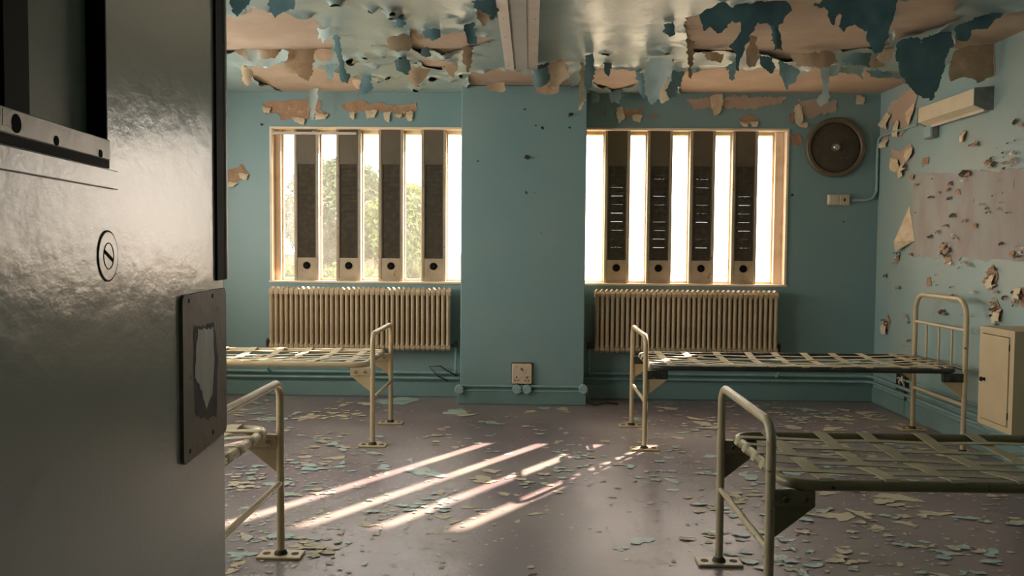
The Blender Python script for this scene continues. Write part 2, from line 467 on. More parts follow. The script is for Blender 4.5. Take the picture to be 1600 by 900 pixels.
floor = MB().box(XL - 0.2, XR + 0.2, -2.4, YB + WT - 0.01, -0.12, 0).build('floor', 'floor'); struct(floor)
ceiling = MB().box(XL - 0.2, XR + 0.2, -2.4, YB + WT - 0.01, ZC, ZC + 0.15).build('ceiling', 'plaster'); struct(ceiling)
wall_back = rect_wall_with_holes('wall_back', XL - 0.2, XR + 0.2, 0, ZC, YB, YB + WT,
                                 [(a, b, ZW0, ZW1) for a, b in WX], 'wall_paint'); struct(wall_back)
PX0, PX1 = at_y(720, 400, YP).x, at_y(914.5, 400, YP).x
wall_pier = MB().box(PX0, PX1, YP, YB, 0, ZC - 0.002, 0.006).build('wall_pier', 'wall_paint'); struct(wall_pier)
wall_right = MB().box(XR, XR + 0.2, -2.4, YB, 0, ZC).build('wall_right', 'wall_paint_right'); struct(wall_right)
wall_left = MB()
FILL_WIN = ((2.3, 4.1), (4.9, 6.7))  # added openings, unseen behind the door, to brighten the room
yy = -2.4
for a_, b_ in FILL_WIN:
    wall_left.box(XL - 0.2, XL, yy, a_, 0, ZC).box(XL - 0.2, XL, a_, b_, 0, ZW0).box(XL - 0.2, XL, a_, b_, ZW1, ZC); yy = b_
wall_left = wall_left.box(XL - 0.2, XL, yy, YB, 0, ZC).build('wall_left', 'wall_paint'); struct(wall_left)
for n_, (a_, b_) in enumerate(FILL_WIN):  # both windows here are added only to let in fill daylight
    wn = bpy.data.objects.new('window_%d' % (n_ + 3), None); COL.objects.link(wn); wn.location = (XL, (a_ + b_) / 2, ZW0); struct(wn)
    hwid = (b_ - a_) / 2; hgt = ZW1 - ZW0
    MB().box(-0.2, 0.012, -hwid, -hwid + 0.03, 0, hgt).box(-0.2, 0.012, hwid - 0.03, hwid, 0, hgt).box(-0.2, 0.012, -hwid + 0.03, hwid - 0.03, hgt - 0.03, hgt).box(
        -0.2, 0.03, -hwid + 0.03, hwid - 0.03, 0, 0.03).box(-0.14, -0.10, -0.02, 0.02, 0.03, hgt - 0.03).build('frame', 'window_paint', wn)
    for sg in (-1, 1):
        MB().box(-0.122, -0.118, min(sg * 0.02, sg * (hwid - 0.03)), max(sg * 0.02, sg * (hwid - 0.03)), 0.03, hgt - 0.03).build('pane', 'glass_clear', wn)
wall_front = rect_wall_with_holes('wall_front', XL, XR, 0, ZC, YF - 0.2, YF, [(-0.40, 1.3, 0, 2.25)], 'wall_paint'); struct(wall_front)
wall_corridor = MB().box(XL - 0.2, XR + 0.2, -2.6, -2.4, -0.12, ZC + 0.15).build('wall_corridor', 'corridor_paint'); struct(wall_corridor)
for a_, b_ in WX:  # unseen hood added outside each window to shorten the sun streaks
    MB().box(a_ - 0.1, b_ + 0.4, YB + WT, YB + WT + 0.22, ZW1 - 0.02, ZW1 + 0.12).build('sun_cut_hood', 'concrete', wall_back)
# skirting
sk = MB().box(XL, PX0 - 0.012, YB - 0.018, YB, 0, 0.135, 0.006).build('baseboard_back', 'skirting_paint'); struct(sk)
sk = MB().box(PX1 + 0.012, XR, YB - 0.018, YB, 0, 0.135, 0.006).build('baseboard_back', 'skirting_paint'); struct(sk)
sk = MB().box(PX0 - 0.022, PX1 + 0.022, YP - 0.022, YB, 0, 0.125, 0.006).build('baseboard_pier', 'skirting_paint'); struct(sk)
sk = MB().box(XR - 0.018, XR, YF, YB - 0.018, 0, 0.135, 0.006).build('baseboard_right', 'skirting_paint'); struct(sk)

# ------------------------------------------------------------------ windows
VW = 0.215            # ventilator column width
def make_window(n, ox0, ox1, vent_px, clear):
    root = bpy.data.objects.new('window_%d' % n, None); COL.objects.link(root)
    root.location = ((ox0 + ox1) / 2, YB, ZW0); struct(root)
    def loc(mb, name, material, parent=None, smooth=False):
        o = mb.build(name, material, parent or root, smooth)
        o.matrix_parent_inverse = Matrix.Identity(4)
        for v in o.data.vertices: v.co -= root.location
        return o
    G = 0.125          # glass sits this far behind the wall face
    # lining and the flat painted surround
    fw = 0.022
    mb = MB()
    mb.box(ox0, ox1, YB - 0.012, YB + WT, ZW1 - 0.02, ZW1, 0.003)
    mb.box(ox0, ox0 + fw, YB - 0.012, YB + WT, ZW0, ZW1 - 0.02, 0.003)
    mb.box(ox1 - fw, ox1, YB - 0.012, YB + WT, ZW0, ZW1 - 0.02, 0.003)
    loc(mb, 'frame', 'window_paint')
    loc(MB().box(ox0 - 0.01, ox1 + 0.01, YB - 0.012, YB + WT + 0.03, ZW0 - 0.012, ZW0 + 0.008, 0.004), 'sill', 'window_paint')
    zb, zt = ZW0 + 0.008, ZW1 - 0.02
    vx = []
    for px in vent_px:
        c = at_y(px, 320, YB + 0.02).x
        vx.append((c - VW / 2, c + VW / 2))
    jl, jr = (0.055, 0.0) if n == 1 else (0.0, 0.075)      # wider fixed post at the outer side
    edges = [ox0 + fw + jl] + [e for v in vx for e in v] + [ox1 - fw - jr]
    if jl: loc(MB().box(ox0 + fw, ox0 + fw + jl, YB + G - 0.05, YB + G + 0.03, zb, zt, 0.004), 'jamb_post', 'window_paint')
    if jr: loc(MB().box(ox1 - fw - jr, ox1 - fw, YB + G - 0.05, YB + G + 0.03, zb, zt, 0.004), 'jamb_post', 'window_paint')
    for i in range(5):
        a, b = edges[2 * i], edges[2 * i + 1]
        bw = 0.016
        pf = MB()
        pf.box(a, a + bw, YB + G - 0.012, YB + G + 0.014, zb, zt, 0.003).box(b - bw, b, YB + G - 0.012, YB + G + 0.014, zb, zt, 0.003)
        pf.box(a + bw, b - bw, YB + G - 0.02, YB + G + 0.03, zt - 0.028, zt, 0.003).box(a + bw, b - bw, YB + G - 0.02, YB + G + 0.03, zb, zb + 0.02, 0.003)
        loc(pf, 'glazing_bar', 'window_paint')
        loc(MB().box(a + bw, b - bw, YB + G, YB + G + 0.006, zb + 0.02, zt - 0.028), 'pane', clear[i])
    for (a, b) in vx:
        y0, y1 = YB + 0.045, YB + G + 0.02
        w = 0.018
        z_g0, z_g1 = ZW0 + 0.215, ZW0 + 1.06      # louvred field
        v = MB()
        v.box(a + 0.012, b - 0.012, y0 + 0.006, y0 + 0.018, z_g1, zt)                     # blank head panel
        v.box(a + 0.012, a + 0.012 + w, y0 + 0.002, y0 + 0.018, z_g0, z_g1).box(b - 0.012 - w, b - 0.012, y0 + 0.002, y0 + 0.018, z_g0, z_g1)
        vent = loc(v, 'ventilator', 'vent_metal')
        def sub(mb, name, material, smooth=False):
            o = mb.build(name, material, vent, smooth)
            for q in o.data.vertices: q.co -= root.location
            return o
        for e0, e1 in ((a - 0.004, a + 0.02), (b - 0.02, b + 0.004)):
            sub(MB().box(e0, e1, y0, y1, zb, zt, 0.002), 'cheek', 'vent_cream')
        sub(MB().box(a + 0.012, b - 0.012, y0 + 0.006, y0 + 0.018, zb + 0.02, z_g0).box(a + 0.012, b - 0.012, y0 - 0.006, y0 + 0.018, zb, zb + 0.02), 'lit_foot_panel', 'vent_cream')  # pale colour holds the sunlight bounced up from the sill
        xi0, xi1 = a + 0.012 + w, b - 0.012 - w
        ns = 22; ph = (z_g1 - z_g0) / ns
        cx = (a + b) / 2
        for k in range(ns):
            zz = z_g0 + k * ph
            gap = 0.0
            if k % 2 == 0 and 0 < k < 20: gap = random.choice((0.0001, 0.0003, 0.0004, 0.0006)) * (1.0 if n == 2 else 0.8)
            s = MB().box(xi0, xi1, y0 + 0.010, y0 + 0.016, zz, zz + ph - gap)
            s.box(xi0, xi1, y0 + 0.002, y0 + 0.010, zz + ph - gap - 0.006, zz + ph - gap - 0.002)
            if gap > 0:      # the slit runs over the middle of the plate only
                s.box(xi0, xi0 + 0.026, y0 + 0.010, y0 + 0.016, zz + ph - gap, zz + ph).box(xi1 - 0.026, xi1, y0 + 0.010, y0 + 0.016, zz + ph - gap, zz + ph)
            sub(s, 'slat', 'vent_slat')
        kz = ZW0 + 0.145
        sub(MB().lathe([(0, -0.012), (0.026, -0.012), (0.032, -0.006), (0.034, 0.002)], (cx, y0 + 0.006, kz), (0, 1, 0), 24), 'knob', 'black', True)
        sub(MB().lathe([(0.034, 0), (0.038, -0.003), (0.042, 0)], (cx, y0 + 0.006, kz), (0, 1, 0), 24), 'knob_ring', 'vent_cream', True)
        sub(MB().box(cx - 0.006, cx + 0.014, y0 - 0.010, y0 - 0.004, kz - 0.004, kz + 0.004), 'knob_grip', 'rubber')
    return root
c, d = 'glass_clear', 'glass_dusty'
make_window(1, WX[0][0], WX[0][1], (477.5, 543.5, 610, 677), (c, c, c, c, d))
make_window(2, WX[1][0], WX[1][1], (964.5, 1031, 1098, 1164.5), (d, d, d, d, d))

# thin curtain rail across the top of the left window
ra, rb = at_y(425, 207.5, YB - 0.02), at_y(557, 208.5, YB - 0.02)
cr = thing('curtain_rail', (ra.x, YB - 0.012, ra.z), 'thin white curtain rail across the top left corner of the left window', 'curtain rail')
MB().box(0, rb.x - ra.x, -0.018, -0.002, -0.014, 0.010, 0.003).build('rail', 'lamp_white', cr)
MB().box(0.0, 0.025, -0.004, 0.012, -0.01, 0.02).build('rail_bracket', 'lamp_white', cr)
MB().box(rb.x - ra.x - 0.4, rb.x - ra.x - 0.375, -0.004, 0.012, -0.01, 0.02).build('rail_bracket', 'lamp_white', cr)

# ------------------------------------------------------------------ ceiling paint
CEIL_BARE = [
    [(340, 24), (385, 17), (400, 10), (420, 14), (465, 20), (490, 20), (500, 40), (508, 52), (515, 65), (522, 76), (460, 78), (340, 78)],
    [(374, 100), (430, 95), (470, 98), (520, 105), (545, 115), (566, 118), (560, 145), (440, 145), (410, 127), (385, 112)],
    [(643, 47), (735, 44), (737, 60), (760, 54), (763, 62), (740, 69), (722, 76), (655, 76), (640, 65)],
    [(735, 112), (790, 106), (835, 110), (860, 95), (885, 94), (888, 120), (893, 138), (727, 138)],
    [(927, 103), (990, 104), (1002, 112), (996, 130), (960, 141), (930, 130)],
    [(1062, 104), (1135, 105), (1250, 108), (1300, 98), (1320, 104), (1400, 113), (1425, 130), (1390, 150), (1330, 156), (1060, 152)],
    [(1070, 28), (1100, 20), (1150, 0), (1240, -30), (1400, -30), (1392, 60), (1366, 74), (1310, 78), (1230, 93), (1200, 80), (1085, 78), (1075, 55)],
    [(1397, -10), (1494, -10), (1494, 26), (1450, 40), (1395, 57)],
    [(1490, 52), (1540, 36), (1580, 12), (1640, -10), (1640, 48), (1590, 62), (1540, 72), (1492, 77)],
    [(655, 92), (690, 88), (705, 96), (690, 106), (662, 104)],
    [(742, 8), (770, 6), (772, 22), (756, 30), (745, 20)],
]
def ceil_pts(poly):
    r = []
    for x, y in poly:
        p = at_z(x, y, ZC - 0.004); r.append((p.x, min(p.y, YB + 0.1)))
    return r
CB = [ceil_pts(p) for p in CEIL_BARE]
_chips = []
for _ in range(70):
    cxp = random.choice([(640, 110), (700, 60), (640, 60), (560, 100), (690, 100), (600, 30), (1040, 70)])
    p = at_z(cxp[0] + random.gauss(0, 40), max(-20, cxp[1] + random.gauss(0, 30)), ZC)
    _chips.append((p.x, p.y, random.uniform(0.010, 0.024), random.uniform(0.010, 0.028)))
def ceil_field(G):
    F = np.full(G.shape[:2], 0.5)
    x, y = G[..., 0], G[..., 1]
    for P in CB:
        F = np.minimum(F, -poly_sdf(G, P))
    for cx, cy, rx, ry in _chips:
        F = np.minimum(F, (np.sqrt(((x - cx) / rx) ** 2 + ((y - cy) / ry) ** 2) - 1) * min(rx, ry))
    return F + (0.035 * fbm(x * 9, y * 7, 4) + 0.02 * fbm(x * 38, y * 30, 2)) * np.exp(-np.clip(F, 0, 1) * 14)
YS = 4.1
pts, fv, faces = march(ceil_field, XL + 0.002, XR - 0.002, YS, YB - 0.002, 0.017)
P2 = np.array(pts); FV = np.array(fv)
nz = fbm(P2[:, 0] * 5, P2[:, 1] * 5, 2); nz2 = fbm(P2[:, 0] * 14 + 40, P2[:, 1] * 11, 2)
curl = np.exp(-FV / 0.028) * np.clip(0.012 + 0.06 * nz + 0.03 * nz2, 0, 0.055)
wave = 0.004 * nz + 0.004 * fbm(P2[:, 0] * 2.5 + 9, P2[:, 1] * 1.5, 2)
edge = np.clip((YB - P2[:, 1]) / 0.05, 0, 1) * np.clip((XR - P2[:, 0]) / 0.05, 0, 1)
Z = ZC - 0.006 - np.clip(wave, -0.004, 0.02) * edge - curl * edge
skin = link('paint_skin', sheet_mesh('paint_skin', 'ceiling_paint', np.column_stack([P2, Z]), faces), ceiling)
MB().box(XL + 0.002, XR - 0.002, YF + 0.002, YS, ZC - 0.007, ZC - 0.001).build('paint_skin', 'ceiling_paint', ceiling)

# flaps of paint that hang from the ceiling; traced outline, hinge line where the top edge meets the ceiling
FLAPS = [
    ('t', -8, [(362, -8), (390, -8), (387, 6), (380, 13), (374, 17), (369, 25), (364, 17)]),
    ('t', -8, [(418, -8), (463, -8), (461, 15), (445, 20), (429, 27), (421, 14)]),
    ('b', 77, [(364, 77), (385, 77), (384, 93), (372, 85)]),
    ('b', 77, [(405, 78), (442, 77), (442, 87), (425, 98), (410, 96)]),
    ('b', 77, [(446, 77), (489, 78), (489, 113), (482, 129), (470, 122), (460, 116), (442, 111)]),
    ('b', 77, [(487, 77), (525, 77), (518, 92), (505, 98), (491, 88)]),
    ('b', 100, [(376, 100), (397, 112), (392, 125), (386, 134), (380, 125)]),
    ('p', 78, [(384, 78), (409, 79), (404, 99), (388, 93)]),
    ('p', 75, [(442, 75), (453, 82), (450, 93), (421, 105), (401, 102), (405, 94), (430, 92)]),
    ('t', 54, [(519, 54), (532, 57), (535, 90), (540, 110), (548, 120), (545, 132), (530, 125), (527, 95)]),
    ('p', 43, [(494, 44), (516, 44), (519, 55), (508, 66), (496, 58)]),
    ('t', 100, [(509, 101), (530, 99), (522, 115), (517, 128), (512, 119)]),
    ('t', 118, [(564, 120), (579, 118), (583, 140), (571, 148), (561, 146)]),
    ('p', 138, [(483, 138), (497, 139), (494, 170), (490, 192), (484, 176)]),
    ('b', 124, [(549, 124), (566, 124), (562, 138), (555, 140)]),
    ('t', 20, [(616, 22), (633, 20), (633, 40), (626, 46), (617, 40)]),
    ('b', 50, [(606, 60), (640, 47), (646, 65), (640, 81), (622, 83), (605, 78)]),
    ('t', 87, [(617, 100), (625, 89), (638, 87), (643, 108), (635, 115), (621, 111)]),
    ('b', 101, [(639, 102), (673, 107), (666, 121), (655, 131), (645, 134), (636, 120)]),
    ('b', 96, [(689, 104), (718, 96), (713, 113), (706, 122), (697, 112)]),
    ('b', 72, [(725, 72), (737, 74), (737, 95), (732, 117), (728, 106), (722, 95)]),
    ('t', 44, [(659, 47), (691, 44), (689, 56), (675, 64), (663, 61)]),
    ('t', 71, [(659, 74), (669, 71), (672, 86), (665, 93), (657, 85)]),
    ('t', 34, [(725, 39), (743, 34), (743, 66), (733, 69), (726, 56)]),
    ('t', -6, [(738, 3), (778, -6), (778, 20), (770, 28), (755, 18), (741, 12)]),
    ('b', 21, [(748, 22), (763, 21), (767, 29), (755, 43), (748, 33)]),
    ('t', 97, [(831, 105), (859, 97), (861, 116), (850, 136), (834, 139)]),
    ('b', 92, [(857, 100), (881, 92), (888, 116), (885, 126), (870, 134), (857, 136)]),
    ('b', 128, [(829, 130), (876, 128), (872, 146), (845, 148)]),
    ('b', 128, [(759, 129), (788, 129), (786, 143), (764, 143)]),
    ('c', 98, [(907, 98), (915, 98), (914, 150), (909, 171), (904, 169), (906, 140)]),
    ('t', 84, [(914, 87), (926, 84), (929, 111), (925, 136), (914, 139)]),
    ('t', 99, [(943, 99), (955, 99), (951, 118), (946, 114)]),
    ('t', 110, [(992, 111), (1006, 114), (1011, 136), (1008, 151), (1001, 151), (997, 130)]),
    ('t', 109, [(1051, 109), (1071, 111), (1068, 121), (1060, 136), (1058, 151), (1045, 153), (1041, 140), (1050, 125)]),
    ('p', 89, [(1014, 89), (1051, 94), (1048, 116), (1035, 131), (1028, 156), (1022, 160), (1011, 149), (1007, 120)]),
    ('c', 124, [(1026, 134), (1043, 124), (1045, 156), (1034, 160)]),
    ('t', 138, [(920, 139), (936, 144), (936, 158), (924, 163)]),
    ('t', 140, [(952, 144), (971, 141), (968, 159), (954, 161)]),
    ('b', 61, [(1071, 61), (1085, 63), (1086, 81), (1084, 101), (1080, 122), (1076, 121), (1074, 95)]),
    ('t', 36, [(1039, 39), (1049, 36), (1056, 49), (1045, 59), (1036, 50)]),
    ('b', 79, [(1099, 79), (1131, 84), (1128, 101), (1120, 96), (1104, 93)]),
    ('t', 2, [(1092, 22), (1110, 12), (1127, 2), (1145, 10), (1160, 4), (1192, 2), (1230, 0), (1236, 15), (1227, 33), (1217, 42), (1202, 36),
              (1185, 38), (1176, 48), (1171, 63), (1165, 82), (1156, 107), (1154, 76), (1145, 68), (1154, 55), (1159, 36), (1145, 33),
              (1135, 46), (1122, 49), (1112, 38), (1103, 43)]),
    ('b', 54, [(1172, 54), (1181, 60), (1186, 80), (1188, 91), (1178, 104), (1167, 107), (1165, 90)]),
    ('t', 36, [(1204, 36), (1216, 37), (1220, 60), (1221, 78), (1210, 78), (1208, 55)]),
    ('b', 80, [(1238, 85), (1301, 79), (1311, 95), (1290, 106), (1250, 101)]),
    ('t', 93, [(1217, 94), (1241, 104), (1248, 110), (1244, 126), (1236, 131), (1232, 139), (1225, 126), (1219, 115)]),
    ('t', 97, [(1137, 104), (1149, 97), (1151, 122), (1143, 128), (1138, 118)]),
    ('t', 87, [(1185, 87), (1206, 89), (1213, 105), (1205, 113), (1189, 103)]),
    ('p', 101, [(1283, 104), (1313, 101), (1311, 116), (1296, 121), (1293, 160), (1278, 171), (1275, 160), (1285, 135)]),
    ('t', -6, [(1275, 8), (1297, -6), (1396, -6), (1397, 15), (1393, 43), (1385, 76), (1372, 80), (1360, 61), (1356, 45), (1340, 37),
               (1326, 39), (1322, 48), (1314, 36), (1320, 20), (1311, 20), (1305, 36), (1297, 33), (1294, 17)]),
    ('t', 50, [(1399, 72), (1408, 61), (1432, 59), (1440, 66), (1445, 59), (1465, 51), (1489, 46), (1491, 70), (1483, 96), (1478, 118),
               (1466, 154), (1450, 151), (1430, 131), (1411, 113), (1406, 95)]),
    ('t', 20, [(1493, 45), (1500, 39), (1520, 29), (1555, 17), (1578, 5), (1583, 12), (1560, 28), (1545, 43), (1530, 46), (1521, 49),
               (1521, 63), (1499, 61)]),
    ('b', 70, [(1481, 121), (1486, 87), (1497, 76), (1525, 70), (1586, 62), (1591, 105), (1588, 118), (1545, 120), (1525, 130), (1507, 121), (1486, 126)]),
    ('t', 79, [(1321, 90), (1335, 79), (1361, 84), (1359, 104), (1321, 101)]),
    ('t', 106, [(1353, 107), (1386, 111), (1391, 118), (1378, 123), (1360, 119)]),
    ('b', 76, [(1370, 76), (1396, 74), (1394, 92), (1378, 99), (1372, 90)]),
    ('b', 88, [(1330, 92), (1372, 90), (1384, 104), (1350, 106)]),
    ('p', 82, [(1252, 86), (1272, 84), (1272, 102), (1258, 100)]),
    ('p', 103, [(1300, 105), (1350, 103), (1348, 124), (1342, 117), (1305, 111)]),
]
FMAT = {'t': 'flap_teal_shaded', 'b': 'flap_back', 'p': 'flap_pale', 'c': 'flap_cream'}
for i, (kind, ytop, poly) in enumerate(FLAPS):
    xm = sum(p[0] for p in poly) / len(poly)
    h = at_z(xm, ytop, ZC - 0.008)
    Yh = min(h.y, YB - 0.05)
    if abs(xm - 817) < 97: Yh = min(Yh, YP - 0.03)
    pl = []
    for x, y in poly:
        p = at_y(x, y, Yh); pl.append((p.x, p.z))
    A = np.array(pl); x0, z0 = A.min(0) - 0.02; x1, z1 = A.max(0) + 0.02
    if x1 > XR - 0.01: pass
    cell = max(0.005, min(0.011, (x1 - x0) / 18))
    pts, fv, faces = march(ragged_field(pl, 0.022, 26, i * 3.1), x0, x1, z0, min(z1, ZC - 0.003), cell)
    if len(faces) < 2: continue
    Q = np.array(pts); v = np.clip(ZC - Q[:, 1], 0, 1)
    u = (Q[:, 0] - (x0 + x1) / 2) / max(0.05, (x1 - x0) / 2)
    s1 = random.uniform(-0.5, 1.0); s2 = random.uniform(-0.03, 0.03)
    dy = s1 * v ** 1.6 * 0.6 + s2 * u + 0.012 * fbm(Q[:, 0] * 8 + i, Q[:, 1] * 8, 2) + random.uniform(-0.02, 0.03) * u * u
    dy = np.clip(dy, -0.09, min(0.07, YB - 0.02 - Yh))
    X3 = np.minimum(Q[:, 0], XR - 0.006)
    me = sheet_mesh('paint_flap', 'flap_mid_shaded' if kind == 't' and 60 < ytop and i % 4 else FMAT[kind], np.column_stack([X3, Yh + dy, Q[:, 1]]), faces)
    link('paint_flap', me, ceiling)

# ------------------------------------------------------------------ bare patches and curls on the walls
def wall_patch(parent, to3, poly, material, amp=0.018, scale=22, cell=0.008, seed=0.0, lift=0.0015, name='bare_patch'):
    """to3(px,py)->3-D on wall; patch lies 'lift' proud of the paint film so that its ragged rim shows"""
    P = [to3(x, y) for x, y in poly]
    vert = abs(P[0].y - P[1].y) < 1e-6 and abs(P[0].y - P[2].y) < 1e-6      # back wall
    pl = [((p.x if vert else p.y), p.z) for p in P]
    A = np.array(pl); a0, z0 = A.min(0) - 0.03; a1, z1 = A.max(0) + 0.03
    z1 = min(z1, ZC - 0.01)
    pts, fv, faces = march(ragged_field(pl, amp, scale, seed), a0, a1, z0, z1, cell)
    if not faces: return
    Q = np.array(pts); base = P[0].y if vert else P[0].x
    dep = base - lift - 0.004 * np.exp(-np.array(fv) / 0.01)
    p3 = np.column_stack([Q[:, 0], dep, Q[:, 1]]) if vert else np.column_stack([dep, Q[:, 0], Q[:, 1]])
    return link(name, sheet_mesh(name, material, p3, faces), parent)
bw = lambda x, y: at_y(x, y, YB)
rw = lambda x, y: at_x(x, y, XR)
BACK_PATCH = [
    [(411, 160), (425, 156), (442, 158), (484, 155), (484, 185), (475, 190), (457, 186), (440, 188), (432, 175), (415, 178)],
    [(492, 155), (502, 158), (500, 170), (512, 180), (510, 186), (492, 188)],
    [(533, 165), (545, 160), (565, 156), (580, 163), (590, 160), (605, 163), (625, 165), (650, 161), (652, 173), (642, 180), (627, 183),
     (615, 179), (600, 175), (580, 173), (565, 175), (552, 181), (546, 175)],
    [(350, 268), (374, 262), (378, 254), (382, 264), (389, 272), (378, 282), (370, 285), (350, 292)],
    [(969, 167), (982, 172), (1003, 170), (1002, 180), (988, 180), (977, 187)],
    [(1156, 186), (1168, 182), (1184, 185), (1182, 194), (1164, 196)],
    [(1230, 208), (1240, 214), (1246, 206), (1252, 218), (1250, 228), (1238, 224)],
    [(938, 175), (944, 172), (948, 177), (942, 180)],
    [(1012, 181), (1022, 179), (1031, 181), (1020, 184)],
    [(1234, 178), (1240, 175), (1239, 192), (1234, 195)],
]
for i, p in enumerate(BACK_PATCH): wall_patch(wall_back, bw, p, 'plaster_brown', seed=i * 2.3 + 1)
BACK_CREAM = [
    [(1070, 154), (1150, 150), (1226, 152), (1220, 163), (1200, 166), (1165, 171), (1130, 168), (1085, 171)],
    [(1246, 158), (1306, 158), (1304, 175), (1276, 181), (1262, 186), (1250, 176)],
]
for i, p in enumerate(BACK_CREAM): wall_patch(wall_back, bw, p, 'plaster', amp=0.03, seed=i * 4.3 + 31)
# the curled-over lip that hangs below each patch
def curl_lip(parent, to3, poly, material, out, seed, name='paint_curl'):
    P = [to3(x, y) for x, y in poly]
    vert = abs(P[0].y - P[1].y) < 1e-6
    pl = [((p.x if vert else p.y), p.z) for p in P]
    A = np.array(pl); a0, z0 = A.min(0) - 0.02; a1, z1 = A.max(0) + 0.02
    pts, fv, faces = march(ragged_field(pl, 0.014, 30, seed), a0, a1, z0, z1, 0.006)
    if not faces: return
    Q = np.array(pts); zt = Q[:, 1].max(); v = (zt - Q[:, 1]) / max(0.01, zt - Q[:, 1].min())
    base = (P[0].y if vert else P[0].x)
    dep = base - 0.003 - out * np.sin(v * 2.2) - 0.006 * (fbm(Q[:, 0] * 20 + seed, Q[:, 1] * 20, 2) + 0.5)
    p3 = np.column_stack([Q[:, 0], dep, Q[:, 1]]) if vert else np.column_stack([dep, Q[:, 0], Q[:, 1]])
    return link(name, sheet_mesh(name, material, p3, faces), parent)
for i, p in enumerate([
    [(411, 166), (424, 170), (421, 178), (414, 176)], [(456, 184), (478, 184), (476, 196), (462, 192)], [(494, 176), (512, 180), (508, 188), (494, 188)],
    [(546, 176), (556, 174), (553, 187), (546, 184)], [(571, 173), (590, 172), (586, 184), (574, 186)], [(600, 176), (611, 174), (608, 191), (602, 189)],
    [(634, 174), (648, 174), (643, 190), (636, 188)], [(618, 178), (628, 178), (625, 186), (620, 184)],
    [(963, 168), (972, 167), (977, 186), (967, 192), (963, 184)], [(986, 180), (1004, 180), (999, 192), (990, 190)],
    [(1155, 190), (1169, 193), (1167, 199), (1158, 197)], [(1172, 191), (1184, 190), (1182, 198), (1174, 198)],
    [(357, 284), (371, 286), (366, 293), (357, 294)], [(374, 270), (390, 272), (386, 282), (376, 279)],
    [(1240, 165), (1250, 163), (1254, 190), (1246, 197), (1240, 192)], [(1248, 192), (1262, 193), (1258, 200), (1248, 198)],
    [(1337, 148), (1350, 152), (1347, 165), (1336, 163)],
    [(1108, 150), (1130, 146), (1127, 172), (1116, 184), (1110, 168)]]):
    curl_lip(wall_back, bw, p, 'flap_cream', 0.018, 50 + i * 1.9)

RIGHT_PATCH = [
    [(1388, 170), (1396, 158), (1412, 148), (1424, 138), (1436, 140), (1430, 168), (1424, 186), (1418, 200), (1408, 212), (1400, 212), (1402, 190), (1390, 196), (1380, 200)],
    [(1376, 208), (1388, 204), (1390, 222), (1378, 220)],
    [(1393, 234), (1404, 237), (1424, 225), (1429, 236), (1422, 246), (1414, 262), (1404, 252), (1395, 246)],
    [(1497, 216), (1508, 202), (1513, 206), (1506, 222)],
    [(1382, 500), (1388, 492), (1392, 502), (1388, 518), (1381, 520)],
    [(1542, 425), (1552, 414), (1560, 428), (1556, 448), (1545, 452)],
    [(1549, 484), (1558, 470), (1568, 486), (1562, 502), (1552, 500)],
    [(1590, 460), (1600, 450), (1612, 470), (1598, 482)],
    [(1443, 247), (1452, 245), (1450, 258), (1442, 260)],
    [(1448, 438), (1454, 432), (1456, 444), (1449, 448)],
    [(1476, 402), (1486, 398), (1488, 410), (1480, 412)],
    [(1400, 400), (1406, 398), (1406, 408), (1400, 408)],
    [(1494, 298), (1500, 296), (1501, 304), (1495, 305)],
]
for i, p in enumerate(RIGHT_PATCH): wall_patch(wall_right, rw, p, 'plaster' if i < 3 else 'plaster_brown', seed=i * 3.7 + 80, amp=0.02, scale=18, cell=0.010)
for i, p in enumerate([
    [(1376, 196), (1386, 176), (1394, 180), (1388, 202)], [(1398, 212), (1402, 188), (1408, 192), (1406, 214)], [(1418, 178), (1430, 160), (1432, 172), (1424, 196)],
    [(1392, 246), (1406, 250), (1410, 262), (1402, 270), (1394, 262)], [(1406, 262), (1416, 252), (1414, 276), (1408, 280)], [(1416, 236), (1428, 228), (1430, 240), (1420, 252)],
    [(1503, 214), (1512, 204), (1510, 220), (1505, 223)], [(1380, 508), (1388, 504), (1388, 522), (1381, 522)], [(1545, 434), (1556, 428), (1556, 450), (1546, 450)],
    [(1552, 486), (1566, 482), (1566, 502), (1556, 504)], [(1588, 452), (1598, 450), (1598, 468), (1590, 466)], [(1376, 222), (1390, 218), (1388, 230), (1378, 232)]]):
    curl_lip(wall_right, rw, p, 'flap_cream', 0.022, 90 + i * 2.1)
# chips of lifted paint: small dark-edged curls
def chip(parent, to3, px, py, r, seed, material='plaster_brown'):
    poly = [(px + r * math.cos(a) * random.uniform(0.6, 1.3), py + r * math.sin(a) * random.uniform(0.6, 1.3)) for a in np.linspace(0, 2 * math.pi, 7)[:-1]]
    curl_lip(parent, to3, poly, material, random.uniform(0.012, 0.03), seed, 'paint_chip')
for i, (x, y, r) in enumerate([(1590, 190, 5), (1428, 276, 5), (1434, 288, 3), (1458, 308, 3), (1470, 300, 2.5), (1484, 296, 2), (1510, 272, 6), (1516, 272, 4), (1548, 254, 5), (1556, 255, 4),
                            (1574, 254, 4), (1590, 250, 5), (1576, 240, 3), (1525, 225, 4), (1530, 226, 3), (1456, 370, 3), (1468, 362, 3), (1482, 352, 3), (1492, 336, 4), (1512, 345, 4),
                            (1526, 352, 4), (1497, 372, 3), (1478, 385, 6), (1483, 392, 5), (1474, 396, 4), (1426, 397, 3), (1584, 396, 5), (1568, 380, 3), (1555, 420, 4), (1558, 456, 3),
                            (1475, 488, 4), (1480, 490, 3), (1545, 440, 3), (1572, 466, 4), (1432, 500, 2), (1417, 540, 2), (1386, 431, 2), (1510, 410, 3), (1518, 414, 3), (1462, 440, 2)]):
    chip(wall_right, rw, x, y, r, 200 + i, 'plaster_brown' if i % 3 else 'rust_dark')
